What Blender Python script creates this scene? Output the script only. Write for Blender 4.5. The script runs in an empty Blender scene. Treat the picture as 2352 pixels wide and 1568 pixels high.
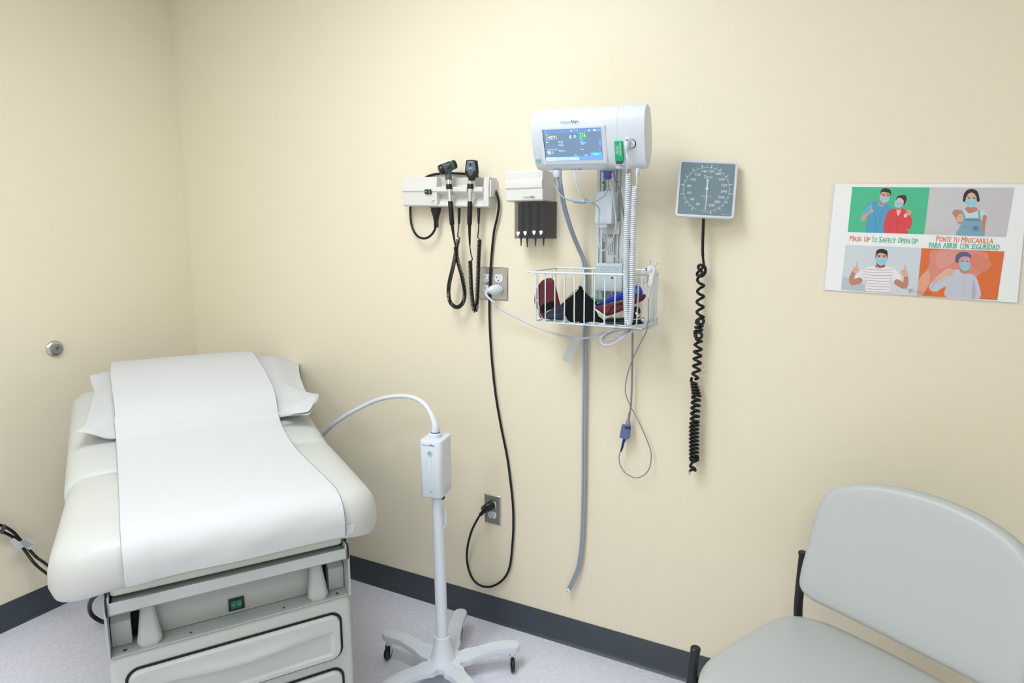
import bpy, bmesh, math, random
import numpy as np
from mathutils import Vector, Matrix
random.seed(3)
C = bpy.context.scene.collection
SC = bpy.context.scene

# ------------------------------------------------------------------ camera
FOC, YAW, PITCH, CAM = 1488.2, 0.4771, 0.1591, np.array([2.6871, -1.9819, 1.4398])
cd = bpy.data.cameras.new('camera'); cam = bpy.data.objects.new('camera', cd); C.objects.link(cam)
cd.sensor_width = 36; cd.lens = FOC/2352*36; cd.clip_start = .02
cam.location = CAM; cam.rotation_euler = (math.pi/2-PITCH, 0, YAW)
SC.camera = cam
# ------------------------------------------------------------------ world, lights, exposure
w = bpy.data.worlds.new('world'); SC.world = w; w.use_nodes = True
w.node_tree.nodes['Background'].inputs[0].default_value = (.8, .88, 1, 1)
w.node_tree.nodes['Background'].inputs[1].default_value = .15
def area(name, loc, size, power, col, rot=(0, 0, 0)):
    l = bpy.data.lights.new(name, 'AREA'); l.shape = 'RECTANGLE'; l.size, l.size_y = size; l.energy = power; l.color = col
    o = bpy.data.objects.new(name, l); C.objects.link(o); o.location = loc; o.rotation_euler = rot; return o
TROF_AND_FILL = [(1.6, -1.35), (1.35, -3.35), (3.15, -3.35)]  # first is the room's troffer; the rear two are added, unseen ambient fill
for (tx, ty), pw in zip(TROF_AND_FILL, (26, 19, 13)): area('troffer_or_fill_lamp', (tx, ty, 2.588), (.56, 1.16), pw, (.88, .955, 1))
SC.view_settings.view_transform = 'Standard'; SC.view_settings.look = 'None'
SC.view_settings.exposure = -0.18; SC.view_settings.gamma = 1; SC.view_settings.use_curve_mapping = False

# ------------------------------------------------------------------ measuring helpers (a photo point carried onto a real plane of the room)
_c, _s = math.cos(YAW), math.sin(YAW)
FW = np.array([-_s*math.cos(PITCH), _c*math.cos(PITCH), -math.sin(PITCH)]); RT = np.array([_c, _s, 0.]); UP = np.cross(RT, FW)
def ray(u, v): return FW+RT*(u-1176)/FOC-UP*(v-784)/FOC
def at(u, v, ax, val):
    d = ray(u, v); i = 'xyz'.index(ax); return CAM+d*(val-CAM[i])/d[i]
def Y(u, v, y): return at(u, v, 'y', y)
def fr(o, x, y, z):
    M = np.eye(4); M[:3, 0] = x; M[:3, 1] = y; M[:3, 2] = z; M[:3, 3] = o; return M
def inpl(M, u, v, off=0.):
    d = ray(u, v); n = M[:3, 2]; o = M[:3, 3]+n*off; t = ((o-CAM)@n)/(d@n); P = CAM+d*t-M[:3, 3]
    return np.array([P@M[:3, 0], P@M[:3, 1]])
def app(M, P):
    P = np.asarray(P, float).reshape(-1, 3); return P@M[:3, :3].T+M[:3, 3]
I4 = np.eye(4)
WALL = fr((0, 0, 0), (1, 0, 0), (0, 0, 1), (0, -1, 0))     # x along the back wall, y up, z out of it
def wl(M=WALL, o=(0, 0, 0)): N = M.copy(); N[:3, 3] = app(M, [o])[0]; return N
def cat(pts, n=8, closed=False):
    P = np.array(pts, float); m = len(P); out = []
    rng = range(m if closed else m-1)
    for i in rng:
        if closed: a, b, c, d = P[(i-1) % m], P[i], P[(i+1) % m], P[(i+2) % m]
        else: a, b, c, d = P[max(i-1, 0)], P[i], P[i+1], P[min(i+2, m-1)]
        for k in range(n):
            t = k/n
            out.append(.5*((2*b)+(c-a)*t+(2*a-5*b+4*c-d)*t*t+(3*b-a-3*c+d)*t**3))
    if not closed: out.append(P[-1])
    return np.array(out)
def rr(hx, hy, r, n=6, cx=0, cy=0):
    out = []; r = min(r, hx*.999, hy*.999)
    for i, (sx, sy) in enumerate(((1, 1), (-1, 1), (-1, -1), (1, -1))):
        for k in range(n+1):
            a = (i+k/n)*math.pi/2; out.append((cx+sx*(hx-r)+r*math.cos(a), cy+sy*(hy-r)+r*math.sin(a)))
    return np.array(out)
def quad_ring(x0, x1, y0, y1, rf, rb, n=8, m=9):
    c = [(x1-rb, y1-rb, rb, 0), (x0+rb, y1-rb, rb, 1), (x0+rf, y0+rf, rf, 2), (x1-rf, y0+rf, rf, 3)]; P = []
    arcs = [[(cx+r*math.cos((a0+k/n)*math.pi/2), cy+r*math.sin((a0+k/n)*math.pi/2)) for k in range(n+1)] for cx, cy, r, a0 in c]
    for i in range(4):
        P += arcs[i]; a, b = arcs[i][-1], arcs[(i+1) % 4][0]; P += [(a[0]+(b[0]-a[0])*k/m, a[1]+(b[1]-a[1])*k/m) for k in range(1, m)]
    return np.array(P)
def tri_area(P): x, y = P[:, 0], P[:, 1]; return .5*np.sum(x*np.roll(y, -1)-y*np.roll(x, -1))

# ------------------------------------------------------------------ mesh collector
class G:
    def __init__(s): s.v = []; s.f = []; s.m = []
    def add(s, V, F, mi=0, M=None):
        V = np.asarray(V, float).reshape(-1, 3)
        if M is not None: V = app(M, V)
        b = len(s.v); s.v += [tuple(p) for p in V]; s.f += [tuple(b+i for i in f) for f in F]; s.m += [mi]*len(F); return s
    def box(s, lo, hi, mi=0, M=None):
        (a, b, c), (d, e, f) = lo, hi
        V = [(a, b, c), (d, b, c), (d, e, c), (a, e, c), (a, b, f), (d, b, f), (d, e, f), (a, e, f)]
        return s.add(V, [(3, 2, 1, 0), (4, 5, 6, 7), (0, 1, 5, 4), (1, 2, 6, 5), (2, 3, 7, 6), (3, 0, 4, 7)], mi, M)
    def prism(s, poly, z0, z1, mi=0, M=None):
        P = np.array(poly, float)
        if tri_area(P) < 0: P = P[::-1]
        n = len(P); V = [(x, y, z0) for x, y in P]+[(x, y, z1) for x, y in P]
        return s.add(V, [tuple(range(n))[::-1], tuple(range(n, 2*n))]+[(i, (i+1) % n, n+(i+1) % n, n+i) for i in range(n)], mi, M)
    def pad(s, out, prof, mi=0, M=None, defn=None, caps=3, bcaps=1):
        P = np.array(out, float)
        if tri_area(P) < 0: P = P[::-1]
        n = len(P); e = np.roll(P, -1, 0)-np.roll(P, 1, 0); e /= np.linalg.norm(e, axis=1)[:, None]+1e-12
        N = np.stack([-e[:, 1], e[:, 0]], 1); rings = []
        cen = P.mean(0)
        lo = P+N*prof[0][0]; hi = P+N*prof[-1][0]
        for k in range(bcaps, 0, -1): rings.append((cen+(lo-cen)*(1-k/(bcaps+.6)), prof[0][1]))
        for d, z in prof: rings.append((P+N*d, z))
        for k in range(1, caps+1): rings.append((cen+(hi-cen)*(1-k/(caps+.6)), prof[-1][1]))
        V = [(x, y, z) for R, z in rings for x, y in R]
        F = [tuple(range(n))[::-1]]
        for r in range(len(rings)-1):
            for i in range(n): F.append((r*n+i, r*n+(i+1) % n, (r+1)*n+(i+1) % n, (r+1)*n+i))
        F.append(tuple(range((len(rings)-1)*n, len(rings)*n)))
        V = np.array(V)
        if defn: V = np.array([defn(*p) for p in V])
        return s.add(V, F, mi, M)
    def padf(s, fn, prof, mi=0, M=None, defn=None, cap=((.16, 1), (.22, 1))):
        rings = [(fn(d), z) for d, z in prof]; n = len(rings[0][0]); c0 = rings[0][0].mean(0)
        rings = [(c0+(rings[0][0]-c0)*.5, prof[0][1])]+rings; P, z = rings[-1]; c = P.mean(0)
        for k in (.8, .6, .4, .2): rings.append((c+(P-c)*k, z))
        V = np.array([(x, y, z) for R_, z in rings for x, y in R_])
        if defn: V = np.array([defn(*p) for p in V])
        F = [tuple(range(n))[::-1]]+[(r*n+i, r*n+(i+1) % n, (r+1)*n+(i+1) % n, (r+1)*n+i) for r in range(len(rings)-1) for i in range(n)]+[tuple(range((len(rings)-1)*n, len(rings)*n))]
        return s.add(V, F, mi, M)
    def rbox(s, hx, hy, z0, z1, r=.01, e=.003, mi=0, M=None, cx=0, cy=0, n=5):
        p = [(e, z0), (e*.3, z0+e*.3), (0, z0+e), (0, z1-e), (e*.3, z1-e*.3), (e, z1)]
        return s.pad(rr(hx, hy, r, n, cx, cy), p, mi, M)
    def tube(s, pts, r, n=8, mi=0, M=None, closed=False, flat=None):
        P = np.array(pts, float); m = len(P); R = np.full(m, r) if np.isscalar(r) else np.array(r, float)
        if closed: T = np.roll(P, -1, 0)-np.roll(P, 1, 0)
        else: T = np.gradient(P, axis=0)
        T /= np.linalg.norm(T, axis=1)[:, None]+1e-12
        a = np.array([0, 0, 1.]) if abs(T[0][2]) < .9 else np.array([1., 0, 0])
        u = np.cross(T[0], a); u /= np.linalg.norm(u); V = []
        for i in range(m):
            u = u-T[i]*(u@T[i]); u /= np.linalg.norm(u)+1e-12; w_ = np.cross(T[i], u)
            for k in range(n):
                t = 2*math.pi*k/n; V.append(P[i]+R[i]*(u*math.cos(t)+w_*math.sin(t)))
        F = [(i*n+k, i*n+(k+1) % n, (i+1)*n+(k+1) % n, (i+1)*n+k) for i in range(m-1) for k in range(n)]
        if closed: F += [((m-1)*n+k, (m-1)*n+(k+1) % n, (k+1) % n, k) for k in range(n)]
        else: F += [tuple(range(n))[::-1], tuple(range((m-1)*n, m*n))]
        return s.add(V, F, mi, M)
    def lathe(s, prof, n=24, mi=0, M=None):
        V = [(r*math.cos(2*math.pi*k/n), r*math.sin(2*math.pi*k/n), h) for r, h in prof for k in range(n)]
        m = len(prof); F = [(i*n+k, i*n+(k+1) % n, (i+1)*n+(k+1) % n, (i+1)*n+k) for i in range(m-1) for k in range(n)]
        F += [tuple(range(n))[::-1], tuple(range((m-1)*n, m*n))]
        return s.add(V, F, mi, M)
    def cyl(s, a, b, r0, r1=None, n=20, mi=0):
        a, b = np.array(a, float), np.array(b, float); return s.tube([a, a+(b-a)*.5, b], [r0, ((r1 if r1 is not None else r0)+r0)/2, r1 if r1 is not None else r0], n, mi)
    def grid(s, P, mi=0, M=None, flip=False):
        P = np.array(P, float); a, b = P.shape[:2]
        F = [(i*b+j, i*b+j+1, (i+1)*b+j+1, (i+1)*b+j) for i in range(a-1) for j in range(b-1)]
        if flip: F = [f[::-1] for f in F]
        return s.add(P.reshape(-1, 3), F, mi, M)
    def slab(s, P, Q, mi=0, M=None):          # closed body between two grids
        P, Q = np.array(P, float), np.array(Q, float); a, b = P.shape[:2]; o = a*b
        F = [(i*b+j, i*b+j+1, (i+1)*b+j+1, (i+1)*b+j) for i in range(a-1) for j in range(b-1)]
        F2 = [tuple(o+k for k in f[::-1]) for f in F]
        bd = [(0, j) for j in range(b)]+[(i, b-1) for i in range(1, a)]+[(a-1, j) for j in range(b-2, -1, -1)]+[(i, 0) for i in range(a-2, 0, -1)]
        L = [i*b+j for i, j in bd]
        F3 = [(L[(k+1) % len(L)], L[k], o+L[k], o+L[(k+1) % len(L)]) for k in range(len(L))]
        return s.add(np.concatenate([P.reshape(-1, 3), Q.reshape(-1, 3)]), F+F2+F3, mi, M)
    def sphere(s, c, r, mi=0, sc=(1, 1, 1), n=16):
        V = []; 
        for i in range(1, n):
            t = math.pi*i/n
            for k in range(2*n): p = math.pi*k/n; V.append((c[0]+sc[0]*r*math.sin(t)*math.cos(p), c[1]+sc[1]*r*math.sin(t)*math.sin(p), c[2]-sc[2]*r*math.cos(t)))
        q = 2*n; F = [(i*q+k, i*q+(k+1) % q, (i+1)*q+(k+1) % q, (i+1)*q+k) for i in range(n-2) for k in range(q)]
        F += [tuple(range(q))[::-1], tuple(range((n-2)*q, (n-1)*q))]
        return s.add(V, F, mi)
    def text(s, t, size, mi, M, sx=1., sy=1., align='CENTER', off=0., shear=0.):
        c = bpy.data.curves.new('t', 'FONT'); c.body = t; c.size = size; c.align_x = align; c.align_y = 'CENTER'; c.resolution_u = 2; c.offset = off*size; c.shear = shear
        o = bpy.data.objects.new('t', c); me = o.to_mesh()
        V = [(v.co.x*sx, v.co.y*sy, 0) for v in me.vertices]; F = [tuple(p.vertices) for p in me.polygons]
        o.to_mesh_clear(); bpy.data.objects.remove(o); bpy.data.curves.remove(c)
        if V: s.add(V, F, mi, M)
        return s

def smooth(me, ang):
    bm = bmesh.new(); bm.from_mesh(me); bmesh.ops.recalc_face_normals(bm, faces=bm.faces)
    for f in bm.faces: f.smooth = True
    for e in bm.edges: e.smooth = not (len(e.link_faces) == 2 and e.calc_face_angle(0) > math.radians(ang))
    bm.to_mesh(me); bm.free()
ORG = {}
def obj(name, g, mats, parent=None, sharp=38, bevel=0, sub=0, label=None, origin=None):
    mats = mats if isinstance(mats, (list, tuple)) else [mats]
    V = np.array(g.v)
    if parent is not None: O = ORG[parent.name]
    else: O = np.array(origin) if origin is not None else np.array([V[:, 0].mean(), V[:, 1].mean(), V[:, 2].min()])
    me = bpy.data.meshes.new(name); me.from_pydata([tuple(p-O) for p in V], [], g.f); me.update()
    for m in mats: me.materials.append(m)
    me.polygons.foreach_set('material_index', g.m)
    smooth(me, sharp)
    o = bpy.data.objects.new(name, me); C.objects.link(o)
    if parent is not None: o.parent = parent
    else: o.location = O
    ORG[o.name] = O
    if bevel:
        b = o.modifiers.new('bevel', 'BEVEL'); b.width = bevel; b.segments = 2; b.limit_method = 'ANGLE'; b.angle_limit = math.radians(40); b.harden_normals = True
    if sub:
        b = o.modifiers.new('sub', 'SUBSURF'); b.levels = b.render_levels = sub
    if label: o['label'] = label
    return o
def thing(name, label, catg, loc, group=None):
    o = bpy.data.objects.new(name, None); C.objects.link(o); o.location = loc; o.empty_display_size = .02
    ORG[o.name] = np.array(loc, float); o['label'] = label; o['category'] = catg
    if group: o['group'] = group
    return o
def tag(o, label, catg, group=None):
    o['label'] = label; o['category'] = catg
    if group: o['group'] = group
    return o
def struct(name, g, m, **k):
    o = obj(name, g, m, **k); o['kind'] = 'structure'; return o

# ------------------------------------------------------------------ materials
def lin(h):
    if isinstance(h, str): h = [int(h[i:i+2], 16)/255 for i in (0, 2, 4)]
    return tuple(c/12.92 if c <= .04045 else ((c+.055)/1.055)**2.4 for c in h)+(1,)
def mat(name, col, rough=.5, metal=0, bump=0, bscale=200, var=0, vscale=5, spec=.5, alpha=1, emit=0, coat=0, stretch=None, col2=None, trans=0, sss=0):
    m = bpy.data.materials.new(name); m.use_nodes = True; nt = m.node_tree; b = nt.nodes['Principled BSDF']; L = nt.links
    b.inputs['Base Color'].default_value = lin(col); b.inputs['Roughness'].default_value = rough; b.inputs['Metallic'].default_value = metal
    b.inputs['Specular IOR Level'].default_value = spec; b.inputs['Alpha'].default_value = alpha; b.inputs['Coat Weight'].default_value = coat
    b.inputs['Transmission Weight'].default_value = trans
    if emit: b.inputs['Emission Color'].default_value = lin(col); b.inputs['Emission Strength'].default_value = emit
    tc = nt.nodes.new('ShaderNodeTexCoord'); mp = nt.nodes.new('ShaderNodeMapping'); L.new(tc.outputs['Object'], mp.inputs[0])
    if stretch: mp.inputs['Scale'].default_value = stretch
    if var or col2:
        n = nt.nodes.new('ShaderNodeTexNoise'); n.inputs['Scale'].default_value = vscale; n.inputs['Detail'].default_value = 6; L.new(mp.outputs[0], n.inputs['Vector'])
        r = nt.nodes.new('ShaderNodeValToRGB'); L.new(n.outputs[0], r.inputs[0]); c = lin(col); c2 = lin(col2) if col2 else tuple(x*(1-var) for x in c[:3])+(1,)
        r.color_ramp.elements[0].position = .38; r.color_ramp.elements[1].position = .62
        r.color_ramp.elements[0].color = c2; r.color_ramp.elements[1].color = c; L.new(r.outputs[0], b.inputs['Base Color'])
    if bump:
        n2 = nt.nodes.new('ShaderNodeTexNoise'); n2.inputs['Scale'].default_value = bscale; n2.inputs['Detail'].default_value = 3; L.new(mp.outputs[0], n2.inputs['Vector'])
        bp = nt.nodes.new('ShaderNodeBump'); bp.inputs['Strength'].default_value = bump; bp.inputs['Distance'].default_value = .002; L.new(n2.outputs[0], bp.inputs['Height']); L.new(bp.outputs[0], b.inputs['Normal'])
    return m
m_wall = mat('cream_wall_paint', 'EEE5D0', .48, bump=.2, bscale=170, spec=.35)
m_ceil = mat('ceiling_tile', 'F2F2EE', .9, bump=.2, bscale=300)
m_floor = mat('streaked_vinyl_floor', 'E9EBFA', .42, col2='D9DCEC', vscale=34, stretch=(1.5, 6, 1), spec=.4)
m_base = mat('dark_rubber_base', '3F474F', .35, bump=.1, bscale=60, spec=.5)
m_vinyl = mat('ivory_vinyl', 'CCCFCE', .38, bump=.08, bscale=500, spec=.45)
m_ped = mat('putty_plastic', 'BEC4C4', .42, bump=.05, bscale=400)
m_ped2 = mat('putty_painted_steel', 'B6BDBE', .45)
m_cream = mat('cream_plastic', 'C6C8C2', .4)
m_paper = mat('crepe_paper', 'D3D6DA', .85, bump=.25, bscale=700, spec=.2)
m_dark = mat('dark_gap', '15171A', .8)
m_black = mat('black_plastic', '14161A', .35)
m_rub = mat('black_rubber_cord', '101215', .4, spec=.4)
m_chrome = mat('chrome', 'E8E8EA', .12, metal=1)
m_steel = mat('brushed_steel', 'C2C1BE', .32, metal=.9, bump=.06, bscale=60, stretch=(1, 1, 30))
m_white = mat('white_plastic', 'DAE2ED', .32, spec=.5)
m_wht2 = mat('warm_white_plastic', 'DDDDDA', .38)
m_wgrey = mat('pale_grey_plastic', 'CEDAE8', .4)
m_stand = mat('white_painted_metal', 'DCE3EF', .35)
m_alu = mat('aluminium_rail', 'CDD6DC', .42, metal=.5)
m_alu2 = mat('aluminium_shadow_channel', '93A0A9', .5, metal=.4)
m_gcx = mat('grey_cast_cover', 'BCC9D2', .45)
m_wire = mat('coated_wire', 'DCE8EE', .3)
m_hose = mat('grey_blue_hose', '96A4B3', .45)
m_cable = mat('grey_cable', '8A8E94', .5)
m_cable2 = mat('light_grey_cable', 'C4C7CC', .45)
m_cordw = mat('white_cord', 'D4D5E0', .45)
m_navy = mat('navy_plastic', '1B2C6E', .35)
m_navy2 = mat('slate_blue_plastic', '5A6C9A', .4)
m_green = mat('green_card', '12B277', .55)
m_txg = mat('green_ink', '3FB08F', .6)
m_txn = mat('navy_ink', '2A3358', .6)
m_txk = mat('dark_grey_ink', '4A4C50', .6)
m_txw = mat('white_ink', 'F2F6F8', .6)
m_wing = mat('off_white_ink', 'FFFFFF', .6)
m_aqua = mat('aqua_button', 'A5D2E0', .4)
m_aqua2 = mat('teal_button_symbol', '4E9BB6', .4)
m_smoke = mat('smoked_clear_plastic', '44444A', .15, alpha=.3)
m_spec = mat('black_specula', '3A414B', .35)
m_rockg = mat('green_rocker', '0B5A4A', .35, emit=.15)
m_maroon = mat('maroon_nylon', '5E1526', .6, bump=.3, bscale=900)
m_blkfab = mat('black_nylon', '0D0F12', .75, bump=.3, bscale=900, spec=.2)
m_navyfab = mat('navy_nylon', '1D2A3C', .65, bump=.3, bscale=900)
m_bluefab = mat('royal_blue_nylon', '1638B8', .5, bump=.3, bscale=900)
m_grnfab = mat('green_nylon', '3F8F6C', .6)
m_gface = mat('slate_dial', '5E7C8E', .35)
m_gold = mat('pale_metal', 'D9D9DC', .25, metal=1)
m_lam = mat('clear_laminate', 'FFFFFF', .08, alpha=.22, spec=.9)
m_sheet = mat('glossy_print_paper', 'F1F4F8', .28, spec=.5)
m_blkmet = mat('black_powder_coat', '17191C', .4)
m_seatv = mat('pale_grey_vinyl', 'BDC3C5', .36, bump=.1, bscale=900, spec=.45)
m_stop = mat('grey_rubber', '7E8686', .5)
m_satin = mat('satin_nickel', 'C9C4B8', .3, metal=.9)
m_tag = mat('clear_tag_film', 'E4E8EE', .3, alpha=.75)
m_tape = mat('cloudy_tape', 'D2D4D8', .4, alpha=.8)
m_trim = mat('grey_cast_frame', 'DCE2EA', .32, metal=.2)
m_lens = mat('acrylic_window', 'C8DCE6', .06, alpha=.12, spec=.8)
m_otog = mat('slate_grey_plastic', '4C5661', .4)
m_lamp = mat('lit_diffuser', 'FFFFFF', .5, emit=4)

# ------------------------------------------------------------------ room
RX, RY, RZ = 4.2, -4.3, 2.6
struct('floor', G().box((-.1, RY-.1, -.05), (RX+.1, .1, 0)), m_floor, origin=(0, 0, 0))
struct('ceiling', G().box((-.1, RY-.1, RZ), (RX+.1, .1, RZ+.05)), m_ceil)
struct('wall_back', G().box((-.1, 0, 0), (RX+.1, .1, RZ)), m_wall)
struct('wall_left', G().box((-.1, RY, 0), (0, 0, RZ)), m_wall)
struct('wall_right', G().box((RX, RY, 0), (RX+.1, 0, RZ)), m_wall)
struct('wall_front', G().box((-.1, RY-.1, 0), (RX+.1, RY, RZ)), m_wall)
cove = [(0, .1016), (.0028, .1016), (.0034, .1), (.0034, .022), (.005, .012), (.009, .005), (.013, .001), (.013, 0), (0, 0)]
def base(name, M, L):
    g = G(); g.prism(cove, 0, L, 0, M); struct(name, g, m_base)
base('baseboard_back', fr((0, 0, 0), (0, -1, 0), (0, 0, 1), (1, 0, 0)), RX)
base('baseboard_left', fr((0, RY, 0), (1, 0, 0), (0, 0, 1), (0, 1, 0)), -RY)
base('baseboard_right', fr((RX, RY, 0), (-1, 0, 0), (0, 0, 1), (0, 1, 0)), -RY)
base('baseboard_front', fr((0, RY, 0), (0, 1, 0), (0, 0, 1), (1, 0, 0)), RX)
for k, (x, y) in enumerate(TROF_AND_FILL):  # rear two panels are made up to house the added fill lamps
    t = thing('ceiling_or_fill_light', ['recessed ceiling light panel above the exam table and back wall', 'added fill light panel in the ceiling behind the camera, near the left wall', 'added fill light panel in the ceiling behind the camera, near the right wall'][k], 'ceiling light', (x, y, RZ-.012))
    g = G()
    for a in ((-.31, -.61, -.28, .61), (.28, -.61, .31, .61), (-.28, -.61, .28, -.58), (-.28, .58, .28, .61)): g.box((x+a[0], y+a[1], RZ-.012), (x+a[2], y+a[3], RZ-.0005))
    obj('frame', g, m_ceil, t, bevel=.001)
    g = G(); g.box((x-.279, y-.579, RZ-.008), (x+.279, y+.579, RZ-.003)); obj('diffuser', g, m_lamp, t)

# ------------------------------------------------------------------ exam table
th = math.radians(57.0)
T = np.array([math.cos(th), math.sin(th), 0]); A = np.array([-math.sin(th), math.cos(th), 0])
F0 = np.array([1.39, -.965, 0]); BM = fr(F0, T, A, (0, 0, 1))
FRT = fr(F0, T, (0, 0, 1), -A)            # front face: x across, y up, z towards the viewer
bed = thing('exam_table', 'ivory padded medical examination table with putty grey drawer base', 'exam table', F0+A*.5)
g = G(); prof = [(.01, .03), (0, .04), (0, .45), (.004, .465), (.012, .475)]
g.pad(rr(.283, .48, .014, 4, 0, .483), prof, 0, BM); obj('base', g, m_ped, bed)
g = G(); g.box((-.25, .05, 0), (.25, .93, .0305), 0, BM); obj('plinth', g, m_dark, bed)
def drawer(z0, z1, first):
    hw = .249; hz = (z1-z0)/2; cz = (z0+z1)/2
    g = G(); g.pad(rr(hw+.006, hz+.006, .032, 8, .0, cz), [(0, -.001), (.001, .0008), (.003, .001)], 0, FRT)
    gap = obj('drawer_gap', g, m_dark, bed)
    NX, NY = 121, 57; P = np.zeros((NX, NY, 3)); Q = np.zeros((NX, NY, 3)); R = .028
    for i in range(NX):
        for j in range(NY):
            u, v = -1+2*i/(NX-1), -1+2*j/(NY-1)
            x, y = u*hw, v*hz
            # round the corners
            ix, iy = hw-R, hz-R; dx, dy = max(abs(x)-ix, 0), max(abs(y)-iy, 0); d = math.hypot(dx, dy)
            mx = max(dx, dy)
            if d > 1e-9 and dx > 0 and dy > 0:
                s_ = mx/d; x = math.copysign(ix+dx*s_, x); y = math.copysign(iy+dy*s_, y); d = mx
            edge = R-max(min(dx, R), min(dy, R)) if (dx > 0 or dy > 0) else R
            e = min(1, (R-d if d > 0 else R)/.006); h = .012*math.sqrt(max(0, 1-(1-e)**2))
            arc = hz-min(.046, hz*.7)-.016*math.exp(-(x/.14)**2)
            inset = min(hw-.022-abs(x), y+hz-.016, arc-y+.002)
            q_ = min(1, max(0, inset/.0045)); h -= .0068*q_*q_*(3-2*q_)
            if y > arc-.002: h += .0065*math.exp(-((y-arc-.010)/.014)**2)*math.exp(-(x/.15)**4)*min(1, (y-arc+.002)/.004)
            P[i, j] = (x, cz+y, h); Q[i, j] = (x, cz+y, -.0005)
    g = G(); g.slab(P[::-1], Q[::-1], 0, FRT); obj('drawer', g, m_ped, bed, sharp=60)
drawer(.306, .434, 1); drawer(.150, .270, 0); drawer(.055, .125, 0)
g = G()
for s in (-1, 1):
    lo, hi = sorted((s*.283, s*.2775))
    g.prism([(.0, .475), (.0, .60), (.012, .665), (.95, .665), (.95, .475)], lo, hi, 0, fr(F0, A, (0, 0, 1), T))
obj('side_plate', g, m_ped2, bed, bevel=.001)
g = G(); g.box((-.2775, .004, .475), (.2775, .06, .478), 0, BM); g.prism([(.06, .478), (.058, .545), (.085, .585), (.3, .585), (.3, .478)], -.212, .212, 0, fr(F0, A, (0, 0, 1), T))
obj('rear_panel', g, m_ped2, bed, bevel=.001)
for s in (-1, 1):
    lo, hi = sorted((s*.276, s*.234)); g = G(); g.prism([(.045, .479), (.045, .54), (.075, .572), (.3, .572), (.3, .479)], lo, hi, 0, fr(F0, A, (0, 0, 1), T)); obj('stirrup_housing', g, m_ped2, bed, bevel=.0015)
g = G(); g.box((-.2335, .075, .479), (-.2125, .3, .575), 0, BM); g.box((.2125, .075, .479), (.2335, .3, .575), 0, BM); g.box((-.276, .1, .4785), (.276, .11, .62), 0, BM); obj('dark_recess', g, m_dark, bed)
for cx, w0, w1 in ((-.1975, .011, .0285), (.2005, .011, .0275)):
    g = G(); P = []; Q = []
    for j in range(13):
        v = j/12; z = .605-.13*v; hw = w0+(w1-w0)*v**1.15; a0 = .05-.028*math.sin(v*1.5); r1 = []; r2 = []
        for i in range(9):
            u = -1+i/4; hh = hw*u*(1 if v < .95 else .9); bul = .009*(1-u**6)
            r1.append((cx+hh, a0-bul, z+.006*(u*u)*(v > .9))); r2.append((cx+hh, a0+.012, z))
        P.append(r1); Q.append(r2)
    g.slab(np.array(Q)[:, ::-1], np.array(P)[:, ::-1], 0, BM); obj('stirrup_handle', g, m_ped, bed, sharp=70)
g = G(); SW = fr(F0+A*.0575+np.array([0, 0, .505]), T, (0, 0, 1), -A)
g.rbox(.019, .0165, 0, .004, .001, .0008, 0, SW); sw = obj('power_switch', g, m_black, bed)
g = G(); g.rbox(.0135, .0115, .004, .0065, .001, .001, 0, SW)
g.tube([(.0065+.003*math.cos(t), .003*math.sin(t), .0068) for t in np.linspace(0, 2*math.pi, 15)[:-1]], .0004, 4, 1, SW, closed=True); g.box((-.0075, -.003, .0065), (-.0065, .003, .0069), 1, SW)
obj('rocker', g, [m_rockg, m_txw], sw)
for s, r in ((-.25, .0045), (-.11, .003), (.11, .003), (.25, .0045)):
    g = G(); g.lathe([(r, .478), (r, .479), (r*.5, .4795)], 12, 0, wl(BM, (s, .022, 0))); obj('screw', g, m_txk, bed)
# retracted foot extension
g = G(); g.box((-.272, -.03, .598), (.268, .5, .602), 0, BM); g.box((-.272, -.03, .598), (.268, -.026, .628), 0, BM)
for s in (-.272, .264): g.box((s, -.03, .598), (s+.004, .5, .640), 0, BM)
g.box((-.265, -.024, .602), (.262, .4, .622), 0, BM)
obj('foot_tray', g, m_ped2, bed, bevel=.001)
def bow(x, y, z): return (x, y, z-.006*math.cos(x/.27*math.pi/2)+.004)
g = G(); g.pad(rr(.262, .25, .01, 4, -.003, .228), [(.006, .634), (0, .638), (0, .656), (.004, .664)], 0, BM, bow); obj('foot_pad', g, m_cream, bed, sharp=60)
g = G(); g.box((-.276, .0, .642), (.276, 1.0, .654), 0, wl(BM, (0, .02, 0))); 
for s in (-.2745, .2705): g.tube(cat([(s, -.028, .642), (s, -.034, .63), (s, -.034, .61), (s, -.028, .598)], 4), .002, 6, 0, BM)
obj('guide_rail', g, m_dark, bed)
# upholstery
def zb(a): return .775+(max(0, a-.45))*.172
def seatdef(x, y, z):
    k = max(0, min(1, (abs(x)-.24)/.12)); f = max(0, min(1, (.2-y)/.2)); kz = (.78-z)/.13
    return (x*(1+.03*f*kz)-.008*max(0, y)*0, y+.012*k*f*kz, z-.022*k*f*kz-.006*(x/.37)**2)
prof = [(.05, .660), (.022, .656), (.008, .663), (0, .685), (0, .715), (.006, .742), (.02, .763), (.045, .774), (.08, .778)]
g = G(); g.padf(lambda d: quad_ring(-.379+d, .371-d, -.036+d, .484-d*.3, max(.09-d*.6, .03), .022), prof, 0, BM, seatdef); obj('seat_cushion', g, m_vinyl, bed, sharp=80)
def backdef(x, y, z):
    return (x-.010-.028*max(0, y-.45), y, z+(zb(y)-.775)-.006*(x/.36)**2)
prof = [(.04, .670), (.015, .672), (.003, .69), (0, .715), (.006, .742), (.022, .762), (.05, .773), (.09, .776)]
g = G(); g.padf(lambda d: quad_ring(-.376+d, .376-d, .476+d*.3, 1.19-d, .022, max(.085-d*.6, .03)), prof, 0, BM, backdef); obj('back_cushion', g, m_vinyl, bed, sharp=80)
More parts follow.
